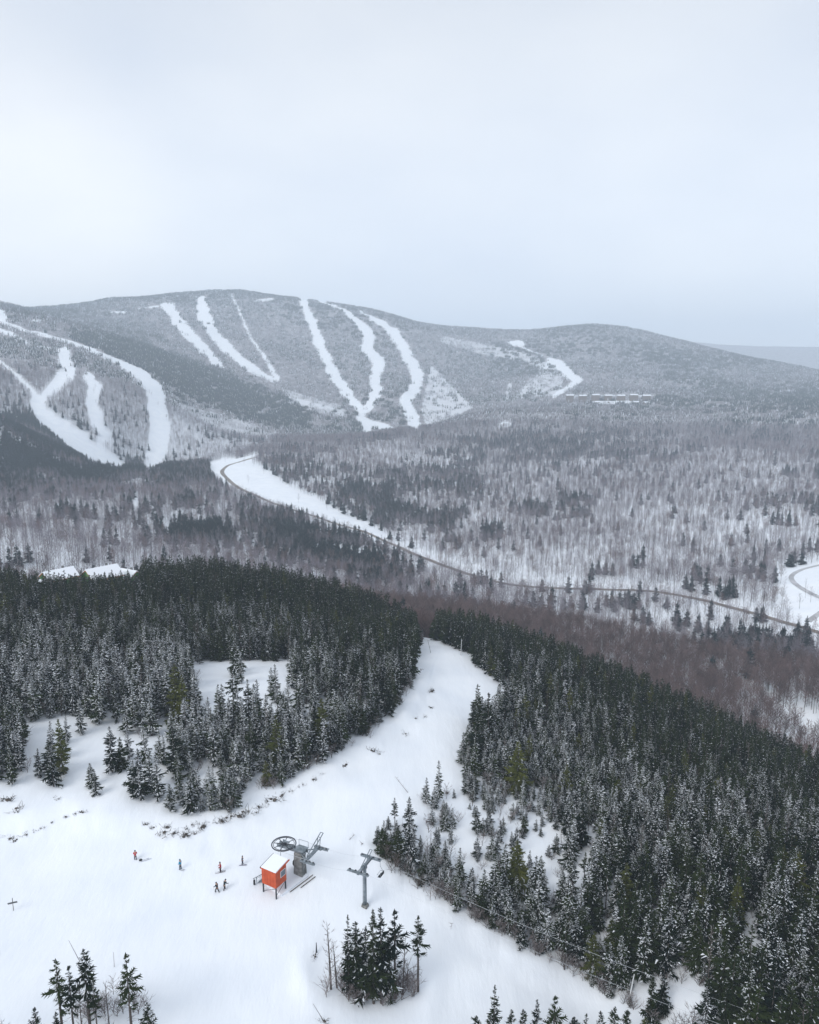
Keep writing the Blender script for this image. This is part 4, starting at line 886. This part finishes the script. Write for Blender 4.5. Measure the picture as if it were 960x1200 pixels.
def person(px, py, jac, trou, helm, label, rz, stride=.15, armf=.25, lean=.05, skis=None, poles=False, sklabel='', s=1.0):
    p = hit(px, py); t = empty('person', p, rz); t.scale = (s, s, s); tag(t, label, 'person', 'people on the snow by the lift')
    J, T_, Hm = principled('jacket_cloth', jac, .8), principled('trouser_cloth', trou, .8), principled('helmet_shell', helm, .4)
    y_ = lambda z: lean*(z-.9)*1.0
    pel = (0, 0, .95); ch = (0, y_(1.35)+.02, 1.32); nk = (0, y_(1.5)+.03, 1.5); hd = (0, y_(1.68)+.05, 1.62); ht = (0, y_(1.7)+.05, 1.72)
    kn = [(-.12, stride*.6+.08, .5), (.12, -stride*.3+.08, .5)]; an = [(-.13, stride, .1), (.13, -stride, .1)]; to = [(-.14, stride+.16, .05), (.14, -stride+.16, .05)]
    shd = [(-.19, ch[1]+.02, 1.42), (.19, ch[1]+.02, 1.42)]; el = [(-.28, ch[1]+armf*.4-.03, 1.15), (.28, ch[1]+armf*.4-.03, 1.15)]; wr = [(-.25, ch[1]+armf+.1, 1.0), (.25, ch[1]+armf+.1, 1.0)]
    hn = [(-.24, ch[1]+armf+.2, .98), (.24, ch[1]+armf+.2, .98)]
    pts = [pel, ch, nk, hd, ht, kn[0], an[0], to[0], kn[1], an[1], to[1], shd[0], el[0], wr[0], hn[0], shd[1], el[1], wr[1], hn[1]]
    ed = [(0,1),(1,2),(2,3),(3,4),(0,5),(5,6),(6,7),(0,8),(8,9),(9,10),(2,11),(11,12),(12,13),(13,14),(2,15),(15,16),(16,17),(17,18)]
    skinned('body', pts, ed, [.13,.15,.06,.10,.07,.07,.045,.04,.07,.045,.04,.065,.045,.032,.03,.065,.045,.032,.03], skin_m, t, 1)
    jp = [pel[:2]+(.86,), (0, y_(1.1), 1.08), ch, (0, nk[1], 1.46), shd[0], el[0], wr[0], shd[1], el[1], wr[1]]
    skinned('jacket', jp, [(0,1),(1,2),(2,3),(2,4),(4,5),(5,6),(2,7),(7,8),(8,9)], [(.19,.15),(.18,.14),(.21,.16),.09,.10,.075,.06,.10,.075,.06], J, t, 1)
    skinned('trousers', [(0,0,.94), kn[0], an[0], kn[1], an[1]], [(0,1),(1,2),(0,3),(3,4)], [.165,.10,.085,.10,.085], T_, t, 1)
    skinned('boots', [an[0], to[0]], [(0,1)], [.085,.065], black, t, 1); skinned('boots', [an[1], to[1]], [(0,1)], [.085,.065], black, t, 1)
    bm = bmesh.new(); bmesh.ops.create_uvsphere(bm, u_segments=14, v_segments=9, radius=.135); bmesh.ops.delete(bm, geom=[v for v in bm.verts if v.co.z < -.05], context='VERTS')
    mm = bpy.data.meshes.new('helmet'); bm.to_mesh(mm); bm.free(); ho_ = link('helmet', mm, [Hm], t); ho_.location = (0, hd[1]-.01, 1.68)
    bm = bmesh.new(); bmesh.ops.create_uvsphere(bm, u_segments=10, v_segments=6, radius=.06); mm = bpy.data.meshes.new('goggles'); bm.to_mesh(mm); bm.free(); g_ = link('goggles', mm, [black], t); g_.location = (0, hd[1]+.10, 1.64); g_.scale = (1.3, .6, .6)
    if skis:
        k_ = empty('pair_of_skis', p, rz); tag(k_, sklabel, 'skis', 'skis worn on the snow')
        for sx, yy in ((-.14, stride*.5), (.14, -stride*.5)):
            mb = MB().box((sx, yy, .03), (.09, 1.5, .025)).add([(sx-.045, yy+.75, .018),(sx+.045, yy+.75, .018),(sx+.03, yy+.92, .10),(sx-.03, yy+.92, .10),(sx-.045, yy+.75, .043),(sx+.045, yy+.75, .043),(sx+.03, yy+.92, .12),(sx-.03, yy+.92, .12)], [(3,2,1,0),(4,5,6,7),(0,1,5,4),(1,2,6,5),(2,3,7,6),(3,0,4,7)])
            mb.build('ski', principled('ski_topsheet', skis, .4), k_)
    if poles:
        k_ = empty('ski_poles', p, rz); tag(k_, poles, 'ski poles', 'ski poles held in hands')
        for h in hn: MB().tube(Vector(h)+Vector((0,.02,.06)), (h[0]*1.6, h[1]-.55, .02), .014, .009, 6).build('pole', dark, k_)
    return t
person(159, 1008, (.42,.012,.03), (.10,.10,.12), (.05,.05,.05), 'person in red jacket standing beside a dark bag, leftmost of the people', R(20), .05, .15)
person(212, 1019, (.03,.26,.42), (.03,.06,.09), (.04,.09,.12), 'person in bright blue outfit on skis', R(70), .04, .12, skis=(.25,.26,.3), sklabel='pair of skis under the person in blue', s=1.05)
person(259, 1022, (.34,.012,.03), (.05,.03,.04), (.05,.03,.04), 'person in dark red jacket on skis above the walking pair', R(110), .06, .2, skis=(.22,.2,.22), poles='ski poles held by the person in dark red', sklabel='pair of skis under the person in dark red', s=1.05)
person(284, 1013, (.03,.03,.06), (.04,.04,.07), (.03,.03,.03), 'person in dark clothes on a board near the orange hut', R(-80), .08, .1, s=.9)
person(255, 1046, (.015,.02,.03), (.012,.015,.02), (.02,.02,.02), 'person in black striding, left one of the pair below the others', R(60), .28, .3, lean=.2, poles='ski poles of the left one of the black pair')
person(263, 1043, (.015,.03,.035), (.015,.015,.02), (.02,.02,.02), 'person in black bending forward, right one of the pair below the others', R(-40), .25, .35, lean=.35, poles='ski poles of the right one of the black pair')
p = hit(284, 1014); t = MB().box((0,0,.03), (1.45,.26,.03)).build('snowboard', principled('board_topsheet', (.25,.25,.32), .4)); t.location = p; t.rotation_euler = (0,0,R(10)); tag(t, 'snowboard under the dark clothed person near the hut', 'snowboard')
p = hit(165, 1009); t = empty('bag', p, .3); tag(t, 'black duffel bag lying on the snow beside the person in red', 'bag')
skinned('bag_body', [(-.3,0,.18),(0,0,.2),(.3,0,.18)], [(0,1),(1,2)], [.16,.2,.16], black, t); MB().torus((0,0,.36), .14, .02, 14, 5, Matrix.Rotation(R(90), 3, 'X')).build('handle', dark, t)
p = hit(170, 1008); t = empty('pair_of_skis', p, R(-55)); tag(t, 'pair of skis lying loose on the snow right of the black bag', 'skis', 'skis on the snow')
for sx in (-.15, .16): MB().box((sx, sx, .04), (.09, 1.7, .03)).build('ski', principled('grey_ski', (.4,.42,.48), .4), t)

# ------------------------------------------------------------------ chalets in the left wood
green = vary(paint('green_siding', (.10,.28,.10), .7), (.06,.20,.06), (.14,.33,.12), 2); trim = paint('orange_trim', (.50,.20,.05), .7); brown = vary(principled('brown_siding', (.15,.1,.07), .8), (.10,.07,.05), (.2,.14,.1), 2)
def house(px, py, D, ln, wd, rz, label, wallm=green, trimm=trim, pitch=.62, group='green chalets in the left wood', nwin=3, eave=3.2):
    a, e = ray(px, py); x_, y_ = D*math.sin(a), D*math.cos(a); zr = CAMZ + D*e; zg = gz(x_, y_); rise = wd/2*pitch; ze = zr-rise; g0 = min(zg, ze-eave) - 1
    t = empty('chalet', (x_, y_, g0), rz); tag(t, label, 'house', group); ze -= g0; zr -= g0; l, w = ln/2, wd/2
    MB().add([(-l,-w,0),(l,-w,0),(l,w,0),(-l,w,0),(-l,-w,ze),(l,-w,ze),(l,w,ze),(-l,w,ze),(-l,0,zr-.05),(l,0,zr-.05)], [(0,1,5,4),(2,3,7,6),(1,2,6,9,5),(3,0,4,8,7),(4,5,9,8),(6,7,8,9)]).build('wall', wallm, t)
    rf = MB(); rs = MB()
    for s_ in (-1, 1):
        sl = math.atan(pitch)*s_; ov = .7; L2 = (w+ov)/math.cos(sl); rot = Matrix.Rotation(-sl, 3, 'X'); c = Vector((0, s_*(w+ov)/2, zr-(w+ov)/2*pitch))
        rf.box(c+Vector((0,0,.08)), (ln+1.4, L2, .16), rot); rs.box(c+Vector((0,0,.36)), (ln+1.3, L2-.1, .38), rot)
    r_ = rf.build('roof', trimm, t); rs.build('roof_snow', snowm, r_, bevel=.08)
    MB().box((l*.4, .6, zr+.5), (.7,.7,1.6)).build('chimney', conc, r_)
    for k in range(nwin):
        xx = -l + ln*(k+.5)/nwin; f = MB().box((xx, -w-.03, ze-1.4), (1.3,.06,1.3)).build('window', trimm, t); MB().box((xx, -w-.07, ze-1.4), (1.05,.03,1.05)).build('pane', glass, f)
    for s_ in (-1, 1): f = MB().box((s_*(l+.03), 0, ze+.1), (.06,1.4,1.3)).build('window', trimm, t); MB().box((s_*(l+.07), 0, ze+.1), (.03,1.15,1.05)).build('pane', glass, f)
house(68, 668, 345, 12, 9, R(50), 'green gabled chalet with snowy roof, left of the two large ones in the wood')
house(119, 665, 345, 13, 11, R(48), 'green gabled chalet with the largest snowy roof in the left wood')
house(149, 668, 354, 11, 8.5, R(-28), 'snow-roofed wing right of the largest roof in the left wood')
house(43, 681, 340, 6, 6, R(45), 'small green chalet at the left of the chalet group')
house(7, 713, 320, 7, 6, R(10), 'low snowy roof showing at the far left edge of the wood', nwin=2)
# ------------------------------------------------------------------ lodges on the far mountain
for i in range(7):
    house(668+15*i, 462.3+.5*math.sin(i*2.2), 2640, 25, 12, R(random.uniform(-9, 9)), ['leftmost','second','third','fourth, middle','fifth','sixth','rightmost'][i] + ' long snow-roofed lodge in the far row on the mountain', brown, brown, .55, 'lodges in the far mountain row', 5, 6)
for i, (a_, b_) in enumerate([(700,470),(708,471.5),(716,470.5),(724,472),(733,471),(746,470),(757,470.5)]):
    house(a_, b_, 2590, 17, 13, R(random.uniform(-40, 40)), 'small snow-roofed cabin in front of the far lodge row, number %s from left' % ['one','two','three','four','five','six','seven'][i], brown, brown, .6, 'cabins below the far lodge row', 2, 5)
